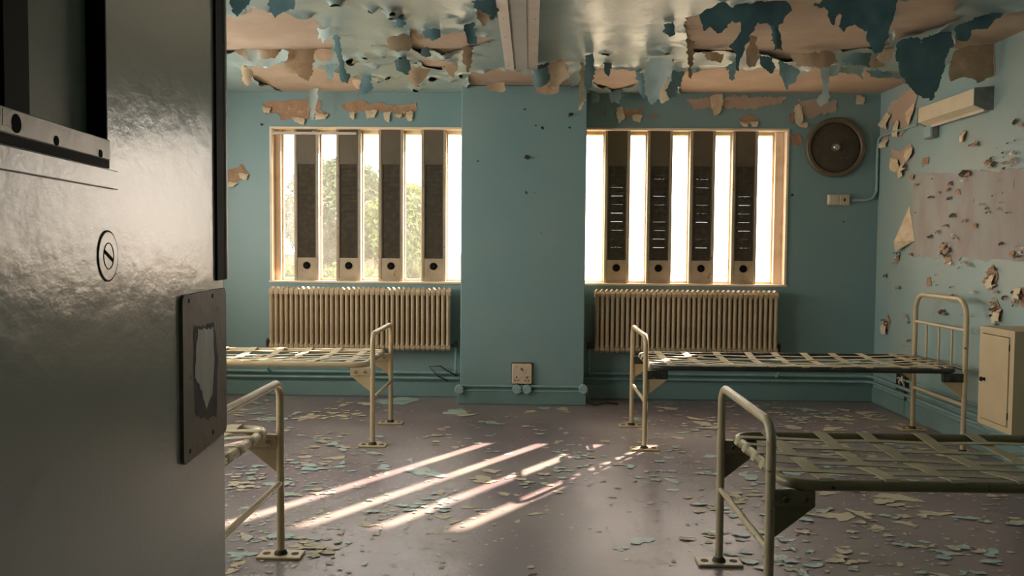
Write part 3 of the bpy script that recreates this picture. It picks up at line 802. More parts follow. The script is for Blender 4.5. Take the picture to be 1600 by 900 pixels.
for i, (x, y, n_, sp_) in enumerate([(1551, 432, 16, 9), (1558, 484, 18, 9), (1594, 466, 14, 9), (1480, 390, 12, 6), (1512, 272, 9, 5), (1548, 254, 8, 7), (1386, 506, 9, 5), (1580, 250, 10, 12),
                                      (1526, 226, 6, 6), (1500, 440, 10, 30), (1560, 300, 14, 40), (1480, 330, 12, 40), (1590, 200, 5, 14), (1404, 402, 6, 5), (1412, 262, 6, 8), (1596, 400, 8, 8), (1420, 500, 5, 20)]):
    for k in range(n_):
        chip(wall_right, rw, x + random.gauss(0, sp_ * 0.5), y + random.gauss(0, sp_), random.uniform(1.2, 2.6), 400 + i * 20 + k, random.choice(('plaster_brown', 'rust_dark', 'flap_cream', 'rust_dark')))
for i, (x, y, r) in enumerate([(820, 171, 2), (848, 200, 2), (837, 196, 1.5), (824, 247, 4), (822, 300, 2.5), (836, 301, 2), (846, 364, 1.6), (891, 200, 2), (1236, 304, 3), (410, 195, 3), (1317, 347, 1.5), (747, 252, 1.6), (891, 179, 4)]):
    chip(wall_pier if 722 < x < 914 else wall_back, (lambda a, b: at_y(a, b, YP)) if 722 < x < 914 else bw, x, y, r, 300 + i, 'rust_dark')
wall_patch(wall_right, rw, [(1428, 273), (1470, 270), (1530, 268), (1660, 256), (1700, 254), (1700, 418), (1640, 412), (1560, 404), (1500, 406), (1424, 401)],
           'bare_mauve', amp=0.035, scale=6, cell=0.02, seed=61, lift=0.0012)
# folded sheet of paint hanging off the right wall
a, b, c_, d_ = rw(1422, 321), rw(1400, 378), rw(1409, 393), rw(1430, 376)
mb = MB()
o1 = Vector((-0.02, 0, 0)); o2 = Vector((-0.075, 0, 0)); o3 = Vector((-0.055, 0.0, 0)); o0 = Vector((-0.004, 0, 0))
mid = (b + d_) / 2 + Vector((-0.09, 0, 0))
mb.add([a + o0, b + o1, mid, d_ + o0, c_ + o3], [[0, 1, 2], [0, 2, 3], [1, 4, 2], [2, 4, 3]])
me = bpy.data.meshes.new('paint_curl'); me.from_pydata(mb.v, [], mb.f); me.materials.append(MATS['flap_cream']); me.update()
link('paint_curl', me, wall_right)

# ------------------------------------------------------------------ radiators
def radiator(px0, px1, ytop, label, valve_side, n=36):
    yfront = YB - 0.185
    a = at_y(px0, ytop, yfront); b = at_y(px1, ytop, yfront)
    zt = 0.995; zb = 0.435
    pitch = (b.x - a.x) / n
    root = thing('radiator', (a.x, YB, zb), label, 'radiator', 'cast iron radiators below the windows')
    s = MB(); hw = pitch * 0.47
    D0, D1 = -0.185, -0.05
    H = zt - zb
    # columns
    for yy in (-0.170, -0.118, -0.066):
        s.tube([(0, yy, 0.05), (0, yy, H - 0.06)], hw * 0.74, 8, caps=False, ry=0.016)
    # head and foot chambers, pointed at the top
    def chamber(z0, z1, peak):
        w = hw
        prof = [(D0 + 0.012, z0), (D1 - 0.01, z0), (D1, z0 + 0.012), (D1, z1 - 0.02), (D1 - 0.02, z1), (D0 + 0.02, z1), (D0, z1 - 0.02), (D0, z0 + 0.012)]
        vs = []
        for k, (y, z) in enumerate(prof): vs.append((-w * 0.92, y, z)); vs.append((w * 0.92, y, z))
        n_ = len(prof); fs = [[2 * i for i in range(n_)], [2 * i + 1 for i in range(n_)][::-1]]
        for i in range(n_):
            j = (i + 1) % n_; fs.append([2 * i, 2 * i + 1, 2 * j + 1, 2 * j])
        s.add(vs, fs)
        ridge = z1 + peak if peak > 0 else z0 + peak
        zb_ = z1 if peak > 0 else z0
        s.add([(-w * 0.9, D0 + 0.02, zb_), (w * 0.9, D0 + 0.02, zb_), (w * 0.9, D1 - 0.02, zb_), (-w * 0.9, D1 - 0.02, zb_), (0, D0 + 0.028, ridge), (0, D1 - 0.028, ridge)],
              [[0, 1, 4], [1, 2, 5, 4], [2, 3, 5], [3, 0, 4, 5]])
    chamber(H - 0.075, H - 0.018, 0.018)
    chamber(0.012, 0.062, -0.012)
    me = s.mesh('section', 'radiator_cream')
    for k in range(n):
        link('section', me, root, ((k + 0.5) * pitch, 0, 0))
    W = n * pitch
    for xx in (0.22, W - 0.22):
        MB().box(xx - 0.012, xx + 0.012, -0.06, 0.0, 0.06, 0.085).build('wall_bracket', 'radiator_cream', root)
    # bleed plug, valve and feed pipe
    vs_ = W + 0.03 if valve_side > 0 else -0.03
    ps = -0.03 if valve_side > 0 else W + 0.03
    MB().tube([(vs_ - valve_side * 0.03, -0.118, 0.05), (vs_ + valve_side * 0.025, -0.118, 0.05)], 0.013, 10).tube(
        [(vs_ + valve_side * 0.012, -0.118, 0.03), (vs_ + valve_side * 0.012, -0.118, 0.085)], 0.019, 10).build('valve', 'rust_dark', root)
    MB().tube([(ps + valve_side * 0.03, -0.118, 0.05), (ps, -0.118, 0.05)], 0.013, 10).tube(
        [(ps + valve_side * 0.004, -0.118, 0.02), (ps + valve_side * 0.004, -0.118, 0.075), (ps + valve_side * 0.004, -0.118, 0.095)], [0.015, 0.017, 0.006], 10).build('valve', 'rust_dark', root)
    for px_ in (vs_ + valve_side * 0.012, ps + valve_side * 0.004):
        MB().tube([(px_, -0.118, 0.03), (px_, -0.118, -0.17), (px_, -0.09, -0.20), (px_, -0.045, -0.21)], 0.011, 8).build('feed_pipe', 'pipe_paint', root)
    return root
radiator(419, 704, 450, 'cream column radiator below the left window, behind the bed with cream rails', 1)
radiator(930, 1218, 452, 'cream column radiator below the right window, behind the bed with dark rails', -1)

# ------------------------------------------------------------------ pipes and conduit round the skirting
def pipe(pts, r, label, name='heating_pipe', cat='pipe', material='pipe_paint', n=8):
    o = MB().tube(pts, r, n).build(name, material); auto_smooth(o, 60)
    return tag(o, label, cat)
pipe([(XL, YB - 0.035, 0.225), (PX0 - 0.03, YB - 0.035, 0.225)], 0.014, 'upper painted pipe along the back wall below the left radiator')
pipe([(XL, YB - 0.035, 0.175), (PX0 - 0.03, YB - 0.035, 0.175)], 0.013, 'lower painted pipe along the back wall below the left radiator')
pipe([(PX1 + 0.03, YB - 0.035, 0.235), (XR - 0.09, YB - 0.035, 0.235), (XR - 0.045, YB - 0.06, 0.235), (XR - 0.035, YB - 0.11, 0.235), (XR - 0.035, 3.4, 0.235)], 0.015,
     'upper painted pipe turning the corner from the back wall to the right wall')
pipe([(PX1 + 0.03, YB - 0.035, 0.185), (XR - 0.09, YB - 0.035, 0.185), (XR - 0.045, YB - 0.06, 0.185), (XR - 0.035, YB - 0.11, 0.185), (XR - 0.035, 3.4, 0.185)], 0.013,
     'lower painted pipe turning the corner from the back wall to the right wall')
pipe([(XR - 0.02, YB - 0.12, 0.30), (XR - 0.02, 3.4, 0.30)], 0.011, 'thin painted conduit along the right wall above the two pipes', 'conduit_pipe', 'conduit')
zc_ = at_y(815, 606, YP - 0.02).z
pipe([(PX0 - 0.01, YP - 0.018, zc_ + 0.012), (PX1 + 0.01, YP - 0.018, zc_ + 0.012)], 0.011, 'upper teal conduit across the foot of the pier', 'conduit_pipe', 'conduit')
pipe([(PX0 - 0.01, YP - 0.018, zc_ - 0.028), (PX1 + 0.01, YP - 0.018, zc_ - 0.028)], 0.009, 'lower teal conduit across the foot of the pier', 'conduit_pipe', 'conduit')
for px, lab in ((717.5, 'round teal junction box at the left edge of the pier'), (808, 'left one of two round teal junction boxes below the socket plate'),
                (823.5, 'right one of two round teal junction boxes below the socket plate'), (911.5, 'round teal junction box at the right edge of the pier')):
    p = at_y(px, 608.5, YP - 0.04)
    r = 0.040
    j = thing('junction_box', (p.x, YP, p.z), lab, 'junction box')
    auto_smooth(MB().lathe([(r, 0), (r, -0.036), (r * 0.92, -0.045), (0, -0.047)], (0, 0, 0), (0, 1, 0), 20).build('body', 'conduit', j), 50)
    for sx in (-1, 1):
        MB().lathe([(0.006, -0.04), (0.005, -0.051), (0, -0.052)], (sx * 0.026, 0, 0), (0, 1, 0), 8).build('screw', 'box_grey', j)
pa = at_y(913, 618, YP - 0.05)
cb = MB().tube([(PX1 + 0.03, YP - 0.03, 0.16), (PX1 + 0.04, YP - 0.05, 0.09), (PX1 + 0.05, YP - 0.06, 0.03), (PX1 + 0.10, YP - 0.05, 0.012), (PX1 + 0.2, YP + 0.03, 0.018), (PX1 + 0.3, YP + 0.02, 0.012)], 0.008, 7).build('loose_cable', 'rust_dark', None, True)
tag(cb, 'short dark loose cable trailing on the floor at the right foot of the pier', 'cable')
cb = MB().tube([(PX0 - 0.05, YB - 0.06, 0.20), (PX0 - 0.14, YB - 0.08, 0.25), (PX0 - 0.20, YB - 0.07, 0.29), (PX0 - 0.30, YB - 0.07, 0.285), (PX0 - 0.22, YB - 0.08, 0.20), (PX0 - 0.13, YB - 0.07, 0.155)], 0.006, 7).build('loose_cable', 'rust_dark', None, True)
tag(cb, 'dark looped loose cable on the pipes left of the pier', 'cable')
# socket plate on the pier
p0, p1 = at_y(800, 568, YP - 0.02), at_y(831, 600, YP - 0.02)
cx, cz, hw_, hh_ = (p0.x + p1.x) / 2, (p0.z + p1.z) / 2, (p1.x - p0.x) / 2, (p0.z - p1.z) / 2
so = thing('wall_socket', (cx, YP, cz), 'rusty cream double socket plate low on the pier', 'socket')
MB().box(-hw_, hw_, -0.03, 0, -hh_, hh_, 0.005).build('plate', 'socket_rust', so)
MB().box(-hw_ - 0.004, hw_ + 0.004, -0.012, 0, -hh_ - 0.003, hh_ + 0.008).build('back_box', 'rust_dark', so)
MB().lathe([(0.009, 0.003), (0.009, -0.004), (0, -0.005)], (0, -0.03, hh_ * 0.45), (0, 1, 0), 10).build('screw', 'rust_dark', so)
MB().box(-0.014, 0.014, -0.034, -0.029, -0.035, -0.012, 0.002).build('switch', 'socket_rust', so)
for sx in (-0.044, 0.044):
    MB().box(sx - 0.005, sx + 0.005, -0.0315, -0.029, -0.038, -0.022).build('pin_hole', 'black', so)
    for dx in (-0.013, 0.013):
        MB().box(sx + dx - 0.005, sx + dx + 0.005, -0.0315, -0.029, -0.062, -0.053).build('pin_hole', 'black', so)
# broken socket on the right wall
p = rw(1413, 597)
so = thing('wall_socket', (XR, p.y, p.z), 'broken dark socket box on the right wall behind the tall headboard', 'socket')
MB().box(-0.03, 0, -0.09, -0.075, -0.075, 0.075).box(-0.03, 0, 0.075, 0.09, -0.075, 0.075).box(-0.03, 0, -0.075, 0.075, 0.06, 0.075).box(-0.03, 0, -0.075, 0.075, -0.075, -0.06).box(
    -0.006, 0, -0.075, 0.075, -0.06, 0.06).build('back_box', 'rust_dark', so)
MB().tube([(-0.01, -0.05, -0.04), (-0.03, -0.02, 0.02), (-0.012, 0.0, 0.045), (-0.03, 0.03, 0.0), (-0.012, 0.05, -0.04)], 0.010, 6).build('loose_wire', 'flap_cream', so, True)
MB().tube([(-0.012, -0.05, -0.06), (-0.012, -0.05, -0.26)], 0.008, 6).build('cable', 'rust_dark', so)

# ------------------------------------------------------------------ round fan on the back wall
p = bw(1304, 231)
fan = thing('extractor_fan', (p.x, YB, p.z), 'round dark brown extractor fan cover on the back wall beside the right window', 'fan')
R = 0.262
auto_smooth(MB().lathe([(R, 0), (R, -0.035), (R - 0.012, -0.048), (R - 0.034, -0.048), (R - 0.044, -0.036), (R - 0.044, -0.02)], (0, 0, 0), (0, 1, 0), 56).build('rim', 'fan_rim', fan), 35)
auto_smooth(MB().lathe([(R - 0.042, -0.022), (R - 0.06, -0.030), (0.10, -0.042), (0.045, -0.044), (0, -0.044)], (0, 0, 0), (0, 1, 0), 56).build('disc', 'fan_brown', fan), 35)
auto_smooth(MB().lathe([(0.044, -0.040), (0.044, -0.052), (0.038, -0.056), (0.032, -0.050), (0.024, -0.050)], (0, 0, 0), (0, 1, 0), 28).build('hub_ring', 'fan_rim', fan), 35)
auto_smooth(MB().lathe([(0.030, -0.046), (0.030, -0.058), (0.024, -0.064), (0, -0.064)], (0, 0, 0), (0, 1, 0), 20).build('hub', 'chrome', fan), 35)
for k in range(4):
    w = math.pi / 4 + k * math.pi / 2
    MB().lathe([(0.007, -0.03), (0.006, -0.048), (0, -0.05)], (0.13 * math.cos(w), 0, 0.13 * math.sin(w)), (0, 1, 0), 8).build('screw', 'fan_rim', fan)

# fused spur box and its conduit
p = bw(1309, 312.5)
sp = thing('switch_box', (p.x, YB, p.z), 'small cream switch box below the round fan', 'switch')
MB().box(-0.096, 0.096, -0.035, 0, -0.048, 0.048, 0.005).build('body', 'plastic_cream', sp)
MB().box(-0.088, -0.004, -0.040, -0.034, -0.040, 0.040, 0.003).build('cover', 'plastic_cream', sp)
MB().box(0.004, 0.088, -0.040, -0.034, -0.040, 0.040, 0.003).build('cover', 'plastic_cream', sp)
MB().box(0.036, 0.052, -0.046, -0.039, -0.014, 0.014, 0.002).build('switch', 'rust_dark', sp)
q = bw(1330, 313); k1 = bw(1361, 306); 
xc = XR - 0.022
jn = rw(1440, 211)
pipe([(q.x, YB - 0.014, q.z), (xc - 0.09, YB - 0.014, q.z), (xc - 0.03, YB - 0.014, q.z + 0.02), (xc, YB - 0.014, q.z + 0.08), (xc, YB - 0.014, 2.26),
      (xc + 0.002, YB - 0.03, 2.33), (xc + 0.006, YB - 0.09, 2.355), (xc + 0.008, jn.y + 0.05, 2.355)], 0.013,
     'teal conduit running up the corner from the switch box to the wall light', 'conduit_pipe', 'conduit', 'conduit')
# ------------------------------------------------------------------ batten light on the right wall
xf = XR - 0.125
fa = at_x(1434, 185, xf); na = at_x(1523, 150, xf)
y_far, y_near = fa.y, na.y
zt_, zb_ = at_x(1523, 138, xf).z, at_x(1523, 163, xf).z
bl = thing('wall_light', (XR, (y_far + y_near) / 2, zb_), 'cream boxed batten light on the right wall above the mauve bare patch', 'wall light')
hy = (y_far - y_near) / 2; hh = zt_ - zb_
MB().prism([(-0.125, 0.0), (-0.125, hh), (0, hh + 0.01), (0, -0.03), (-0.05, -0.03)], 'y', -hy + 0.004, hy - 0.004).build('body', 'batten_cream', bl)
MB().box(-0.062, -0.046, -hy + 0.004, hy - 0.004, -0.045, -0.026, 0.003).build('lip', 'lamp_white', bl)
for s_ in (-1, 1):
    MB().prism([(-0.13, -0.004), (-0.13, hh + 0.004), (0, hh + 0.014), (0, -0.036), (-0.05, -0.036)], 'y', s_ * hy - 0.005, s_ * hy + 0.005).build('end_cap', 'box_grey', bl)
p = rw(1462, 205)
jb = thing('junction_box', (XR, p.y, p.z), 'small square grey junction box under the wall light', 'junction box')
MB().box(-0.06, 0, -0.06, 0.07, -0.055, 0.05, 0.006).build('body', 'box_grey', jb)
MB().box(-0.066, -0.058, -0.05, 0.06, -0.045, 0.04, 0.003).build('cover', 'conduit', jb)

# ------------------------------------------------------------------ ceiling light
z_f = ZC - 0.062
e0 = at_z(790, 108, z_f); e1 = at_z(840, 108, z_f)
lw = (e1.x - e0.x) / 2; lc = (e0.x + e1.x) / 2
cl = thing('ceiling_light', (lc, e0.y, ZC - 0.006), 'long pale fluorescent light fitting on the ceiling in front of the pier', 'ceiling light')
LEN = 2.1
MB().prism([(-lw * 0.62, 0), (-lw * 0.62, -0.05), (lw * 0.62, -0.05), (lw * 0.62, 0)], 'y', -LEN, 0).build('channel', 'lamp_white', cl)
for s_ in (-1, 1):
    MB().prism([(s_ * lw * 0.46, -0.052), (s_ * lw * 1.0, -0.045), (s_ * lw * 1.0, -0.058), (s_ * lw * 0.46, -0.066)], 'y', -LEN, 0.004).build('side_flange', 'lamp_white', cl)
    for k in range(5):
        MB().lathe([(0.006, 0), (0.005, -0.005), (0, -0.006)], (s_ * lw * 0.78, -0.15 - k * 0.42, -0.060), (0, 0, 1), 8).build('screw', 'lamp_grey', cl)
MB().prism([(-lw * 0.40, -0.048), (-lw * 0.36, -0.060), (lw * 0.36, -0.060), (lw * 0.40, -0.048)], 'y', -LEN + 0.01, -0.004).build('cover_plate', 'lamp_grey', cl)
MB().box(-lw * 0.62, lw * 0.62, 0.0, 0.008, -0.055, 0.0).build('end_cap', 'lamp_white', cl)

# ------------------------------------------------------------------ bedside locker on the right wall
xk = XR - 0.32
la = at_x(1532, 512, xk); lb = at_x(1586, 518, xk); lz0 = at_x(1581, 681, xk).z
lz1 = lb.z
ky0, ky1 = lb.y, la.y
lk = thing('bedside_locker', (XR, (ky0 + ky1) / 2, lz0), 'cream steel bedside locker hung on the right wall between the beds', 'locker')
w2 = (ky1 - ky0) / 2; hL = lz1 - lz0
b_ = MB(); t_ = 0.012
b_.box(-0.32, 0, -w2, -w2 + t_, 0, hL).box(-0.32, 0, w2 - t_, w2, 0, hL).box(-0.32, 0, -w2 + t_, w2 - t_, 0, t_).box(-0.32, 0, -w2 + t_, w2 - t_, hL - t_, hL).box(-t_, 0, -w2 + t_, w2 - t_, t_, hL - t_)
b_.box(-0.32, -0.31, -w2 + t_, -w2 + 0.045, t_, hL - t_).box(-0.32, -0.31, w2 - 0.03, w2 - t_, t_, hL - t_).box(-0.32, -0.31, -w2 + 0.045, w2 - 0.03, t_, 0.035).box(-0.32, -0.31, -w2 + 0.045, w2 - 0.03, hL - 0.04, hL - t_)
b_.build('body', 'locker', lk)
dr = MB().box(-0.326, -0.312, -w2 + 0.049, w2 - 0.034, 0.039, hL - 0.044, 0.003).build('door', 'locker', lk)
MB().lathe([(0.010, 0), (0.008, -0.012), (0.015, -0.018), (0.012, -0.026), (0, -0.028)], (-0.326, w2 - 0.075, hL * 0.47), (1, 0, 0), 14).build('knob', 'rubber', dr, True)
for zz in (0.10, hL - 0.10):
    MB().cyl((-0.322, -w2 + 0.047, zz - 0.02), (-0.322, -w2 + 0.047, zz + 0.02), 0.004, 8).build('hinge', 'rust_dark', dr)

# ------------------------------------------------------------------ beds
RP = 0.017          # post radius
BW = 0.755          # between post centres
def arc(c, r, a0, a1, n, plane):
    out = []
    for k in range(n + 1):
        w = a0 + (a1 - a0) * k / n
        u, v = c[0] + r * math.cos(w), c[1] + r * math.sin(w)
        out.append((u, v))
    return out
def make_bed(label, foot_x, y_front, direction, rail_mat, strap_mat, head_z, L=2.12, seed=1):
    """local x runs from the foot end to the head end; direction -1 turns the bed round"""
    rnd = random.Random(seed)
    post_mat = 'shaded_olive_metal' if rail_mat == 'olive_rail' else 'cream_metal'
    if direction > 0: root = thing('bed_frame', (foot_x, y_front, 0), label, 'bed', 'iron hospital beds', 0)
    else: root = thing('bed_frame', (foot_x, y_front + BW, 0), label, 'bed', 'iron hospital beds', math.pi)
    def end_frame(x, top, rad, name):
        pts = [(x, 0, 0.012)]
        pts += [(x, 0, 0.15), (x, 0, top - rad)]
        pts += [(x, y, z) for y, z in arc((rad, top - rad), rad, math.pi, math.pi / 2, 7, 0)[1:]]
        pts += [(x, y, z) for y, z in arc((BW - rad, top - rad), rad, math.pi / 2, 0, 7, 0)]
        pts += [(x, BW, 0.15), (x, BW, 0.012)]
        auto_smooth(MB().tube(pts, RP, 12).build(name, post_mat, root), 60)
    end_frame(0, 0.765, 0.075, 'foot_frame')
    end_frame(L, head_z, 0.12, 'head_frame')
    for x in (0, L):
        auto_smooth(MB().tube([(x, 0.008, 0.325), (x, BW - 0.008, 0.325)], 0.0125, 10).build('cross_bar', post_mat, root), 60)
        for y in (0, BW):
            pl = MB().box(x - 0.095, x + 0.095, y - 0.05, y + 0.05, 0, 0.012, 0.003).build('foot_plate', post_mat, root)
            auto_smooth(MB().lathe([(0.030, 0.0), (0.026, 0.012), (RP, 0.020)], (x, y, 0.010), (0, 0, 1), 14).build('weld_collar', 'rust_dark', pl), 60)
            for dx in (-0.062, 0.062):
                auto_smooth(MB().lathe([(0.017, 0.0), (0.017, 0.002), (0, 0.002)], (x + dx, y, 0.0115), (0, 0, 1), 12).build('bolt_hole', 'rust_dark', pl))
    # tall-head extras
    if head_z > 0.9:
        auto_smooth(MB().tube([(L, 0.01, 0.825), (L, BW - 0.01, 0.825)], 0.011, 10).build('head_rail', post_mat, root), 60)
        for k in range(3):
            y = BW * (k + 1) / 4 
            auto_smooth(MB().tube([(L, y, 0.57), (L, y, 0.82)], 0.008, 8).build('spindle', post_mat, root), 60)
        auto_smooth(MB().tube([(L, 0.01, 0.565), (L, BW - 0.01, 0.565)], 0.010, 10).build('head_rail', rail_mat, root), 60)
    # mattress frame, a rounded rectangle of tube
    zr = 0.555; x0, x1 = 0.055, L - 0.055; y0, y1 = -0.003, BW + 0.003; rc = 0.085
    loop = []
    for cx_, cy_, a0 in ((x1 - rc, y1 - rc, 0), (x0 + rc, y1 - rc, math.pi / 2), (x0 + rc, y0 + rc, math.pi), (x1 - rc, y0 + rc, 1.5 * math.pi)):
        loop += [(u, v, zr) for u, v in arc((cx_, cy_), rc, a0, a0 + math.pi / 2, 6, 0)]
    auto_smooth(MB().tube(loop, 0.019, 12, closed=True).build('mattress_frame', rail_mat, root), 60)
    # gusset brackets at the four posts
    for x, sx in ((0, 1), (L, -1)):
        for y, sy in ((0, 1), (BW, -1)):
            g = [(x + sx * 0.012, zr - 0.022), (x + sx * 0.15, zr - 0.022), (x + sx * 0.15, zr - 0.075), (x + sx * 0.012, zr - 0.185)]
            if sx < 0: g = g[::-1]
            gm = post_mat if rail_mat != 'olive_rail' else 'olive_rail'
            br = MB().prism(g, 'y', y - 0.004, y + 0.004).build('bracket', gm, root)
            MB().box(min(x + sx * 0.012, x + sx * 0.15), max(x + sx * 0.012, x + sx * 0.15), y - 0.012, y + 0.012, zr - 0.075, zr - 0.018, 0.003).build('rail_socket', rail_mat, br)
            for dx in (0.05, 0.115):
                auto_smooth(MB().lathe([(0.010, -0.019), (0.010, 0.019), (0, 0.019)], (x + sx * dx, y, zr - 0.048), (0, 1, 0), 10).build('bolt', 'box_grey', br))
    # interlaced webbing
    nc, nl = 9, 5
    cxs = [x0 + 0.13 + (x1 - x0 - 0.26) * k / (nc - 1) + rnd.uniform(-0.012, 0.012) for k in range(nc)]
    lys = [y0 + 0.115 + (y1 - y0 - 0.23) * k / (nl - 1) + rnd.uniform(-0.01, 0.01) for k in range(nl)]
    zt = zr + 0.0205
    def sag(x, y):
        u = (x - x0) / (x1 - x0); v = (y - y0) / (y1 - y0)
        return zt - 0.030 * max(0, math.sin(math.pi * u)) * max(0, math.sin(math.pi * v))
    def ribbon(path, side, w, name):
        vs = []; n = len(path); s = Vector(side) * (w / 2)
        for p in path:
            P = Vector(p); vs += [P - s, P + s]
        th = Vector((0, 0, -0.003))
        vs2 = [v + th for v in vs]
        N = len(vs); fs = []
        for i in range(n - 1):
            a = 2 * i
            fs += [[a, a + 1, a + 3, a + 2], [N + a, N + a + 2, N + a + 3, N + a + 1], [a, a + 2, N + a + 2, N + a], [a + 1, N + a + 1, N + a + 3, a + 3]]
        fs += [[0, N, N + 1, 1], [2 * n - 2, 2 * n - 1, N + 2 * n - 1, N + 2 * n - 2]]
        return MB().add(vs + vs2, fs).build(name, strap_mat, root)
    for i, x in enumerate(cxs):
        sk_ = rnd.uniform(-0.03, 0.03)
        path = [(x, y0 - 0.012, zt - 0.003), (x, y0 + 0.004, zt + 0.003)]
        for j, y in enumerate(lys):
            path.append((x + sk_ * j / nl, y, sag(x, y) + (0.0035 if (i + j) % 2 else -0.0015)))
        path += [(x + sk_, y1 - 0.004, zt + 0.003), (x + sk_, y1 + 0.012, zt - 0.003)]
        ribbon(path, (1, 0, 0), 0.052, 'strap')
    for j, y in enumerate(lys):
        path = [(x0 - 0.024, y, zr - 0.006), (x0 - 0.014, y, zt - 0.006), (x0 + 0.004, y, zt + 0.003)]
        for i, x in enumerate(cxs):
            path.append((x, y + rnd.uniform(-0.004, 0.004), sag(x, y) + (-0.0015 if (i + j) % 2 else 0.0035)))
        path += [(x1 - 0.004, y, zt + 0.003), (x1 + 0.014, y, zt - 0.006), (x1 + 0.024, y, zr - 0.006)]
        ribbon(path, (0, 1, 0), 0.044, 'strap')
        for xe in (x0, x1):
            auto_smooth(MB().tube([(xe, y - 0.024, zr), (xe, y - 0.020, zr), (xe, y + 0.020, zr), (xe, y + 0.024, zr)], [0.019, 0.0225, 0.0225, 0.019], 12, caps=False).build('strap_loop', strap_mat, root), 60)
    return root
FX_R, FX_L = 0.775, -1.065
bed_rf = make_bed('iron bed with dark rails and a tall barred headboard, below the right window', FX_R, 5.745, 1, 'dark_rail', 'webbing', 1.03, seed=3)
bed_lf = make_bed('iron bed with cream rails below the left window', FX_L, 5.745, -1, 'cream_metal', 'webbing', 1.03, seed=4)
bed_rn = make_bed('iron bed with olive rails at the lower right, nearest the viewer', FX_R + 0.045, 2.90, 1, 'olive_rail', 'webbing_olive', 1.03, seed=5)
bed_ln = make_bed('iron bed mostly hidden behind the open steel door', FX_L - 0.015, 2.905, -1, 'cream_metal', 'webbing', 1.03, seed=6)

# ------------------------------------------------------------------ steel door, swung open on the left
E = at_y(348, 400, 1.35)                      # free edge
E = Vector((E.x, 1.35, 0))
DV = Vector((0.104, -1.0, 0)).normalized()    # from the free edge to the hinges
DN = Vector((1.0, 0.104, 0)).normalized()     # out of the visible face
DW, DH = 1.22, 2.10
door = bpy.data.objects.new('door_1', None); COL.objects.link(door)
DM = Matrix(((DV.x, DN.x, 0, E.x), (DV.y, DN.y, 0, E.y), (0, 0, 1, 0.02), (0, 0, 0, 1)))
# local x: away from the free edge, local y: out of the face, local z: up  (right handed: x cross y = z up or down)
if DM.to_3x3().determinant() < 0:
    DM = Matrix(((-DV.x, DN.x, 0, E.x), (-DV.y, DN.y, 0, E.y), (0, 0, 1, 0.02), (0, 0, 0, 1)))
    DS = -1.0
else:
    DS = 1.0
door.matrix_world = DM; struct(door)
def dpx(px, py, off=0.0):
    """point of the door face (local x,z) seen at a pixel"""
    d = ray(px, py); t = ((E + DN * off) - CAM).dot(DN) / d.dot(DN)
    P = DM.inverted() @ (CAM + d * t)
    return P.x, P.z
X = lambda s: DS * s
hx0, hz0 = dpx(168, 262); hx1, _ = dpx(-60, 200)
hz_bot = dpx(100, 242)[1]
HZ0, HZ1 = hz_bot, 1.93
# leaf with an opening for the hatch
leaf = MB()
xa, xb = 0.0, X(DW); ha, hb = hx0, X(abs(hx0) + 0.36)
leaf.box(xa, ha, -0.05, 0, 0, DH).box(hb, xb, -0.05, 0, 0, DH).box(ha, hb, -0.05, 0, 0, HZ0).box(ha, hb, -0.05, 0, HZ1, DH)
leaf.build('leaf', 'door_paint', door)
MB().box(ha, hb, -0.045, -0.019, HZ0, HZ1).build('hatch_panel', 'door_hatch', door)
ga, gb = dpx(26, 100, -0.014)[0], dpx(-14, 100, -0.014)[0]
fr = MB()
fr.box(ha, ha + X(0.003), -0.019, 0.0005, HZ0, HZ1).box(ga, gb, -0.019, -0.004, HZ0, HZ1)
fr.box(ha, hb, -0.019, 0.001, HZ1 - 0.02, HZ1).box(ha, hb, -0.019, 0.002, HZ0 - 0.003, HZ0 + 0.006)
fr.build('hatch_gasket', 'rubber', door)
bz0, bz1 = HZ0 + 0.005, dpx(85, 193)[1]
bar = MB().box(ha + X(0.002), hb - X(0.004), -0.006, 0.004, bz0, bz1, 0.001).build('hatch_bar', 'door_steel', door)
for (hx_, hy_, r_) in ((25, 193, 0.0078), (88, 220, 0.0045), (157, 240, 0.004)):
    u, w = dpx(hx_, hy_, 0.004)
    MB().lathe([(r_, 0.0), (r_, 0.0006), (0, 0.0006)], (u, 0.0040, w), (0, 1, 0), 16).build('bolt_hole', 'black', bar)
u0, w0 = dpx(4, 185, 0.004); u1, w1 = dpx(46, 205, 0.004)
MB().box(u0, u1, 0.0036, 0.0043, bz0 + 0.006, bz1 - 0.002).build('wear_plate', 'door_steel', bar)
# thin sheet below the hatch
tx, tz = dpx(181, 294); tz0 = dpx(90, 281)[1]
MB().box(tx, X(DW - 0.08), 0.0, 0.003, tz0, HZ0 - 0.004, 0.001).build('hatch_apron', 'door_paint', door)
# lock
lx, lz = dpx(168, 400)
lr = abs(dpx(168, 362)[1] - dpx(168, 439)[1]) / 2
lock = MB().lathe([(lr, 0.0), (lr, 0.0008), (lr * 0.97, 0.0012), (0, 0.0012)], (lx, 0, lz), (0, 1, 0), 40).build('lock_rose', 'door_paint', door)
MB().lathe([(lr * 1.045, 0.0), (lr * 1.045, 0.0009), (lr * 0.985, 0.0009)], (lx, 0, lz), (0, 1, 0), 40).build('rose_dark_ring', 'rubber', lock).name = 'rose_ring'  # thin dark ring round the lock rose
MB().lathe([(lr * 0.545, 0.001), (lr * 0.545, 0.0016), (lr * 0.505, 0.0016), (lr * 0.505, 0.001)], (lx, 0, lz), (0, 1, 0), 32).build('lock_barrel', 'rubber', lock)
sl = MB().box(-lr * 0.50, lr * 0.50, 0.001, 0.0018, -0.0018, 0.0018).build('key_slot', 'black', lock)
sl.location = (lx, 0, lz); sl.rotation_euler = (0, math.radians(24) * (1 if DS < 0 else -1), 0)
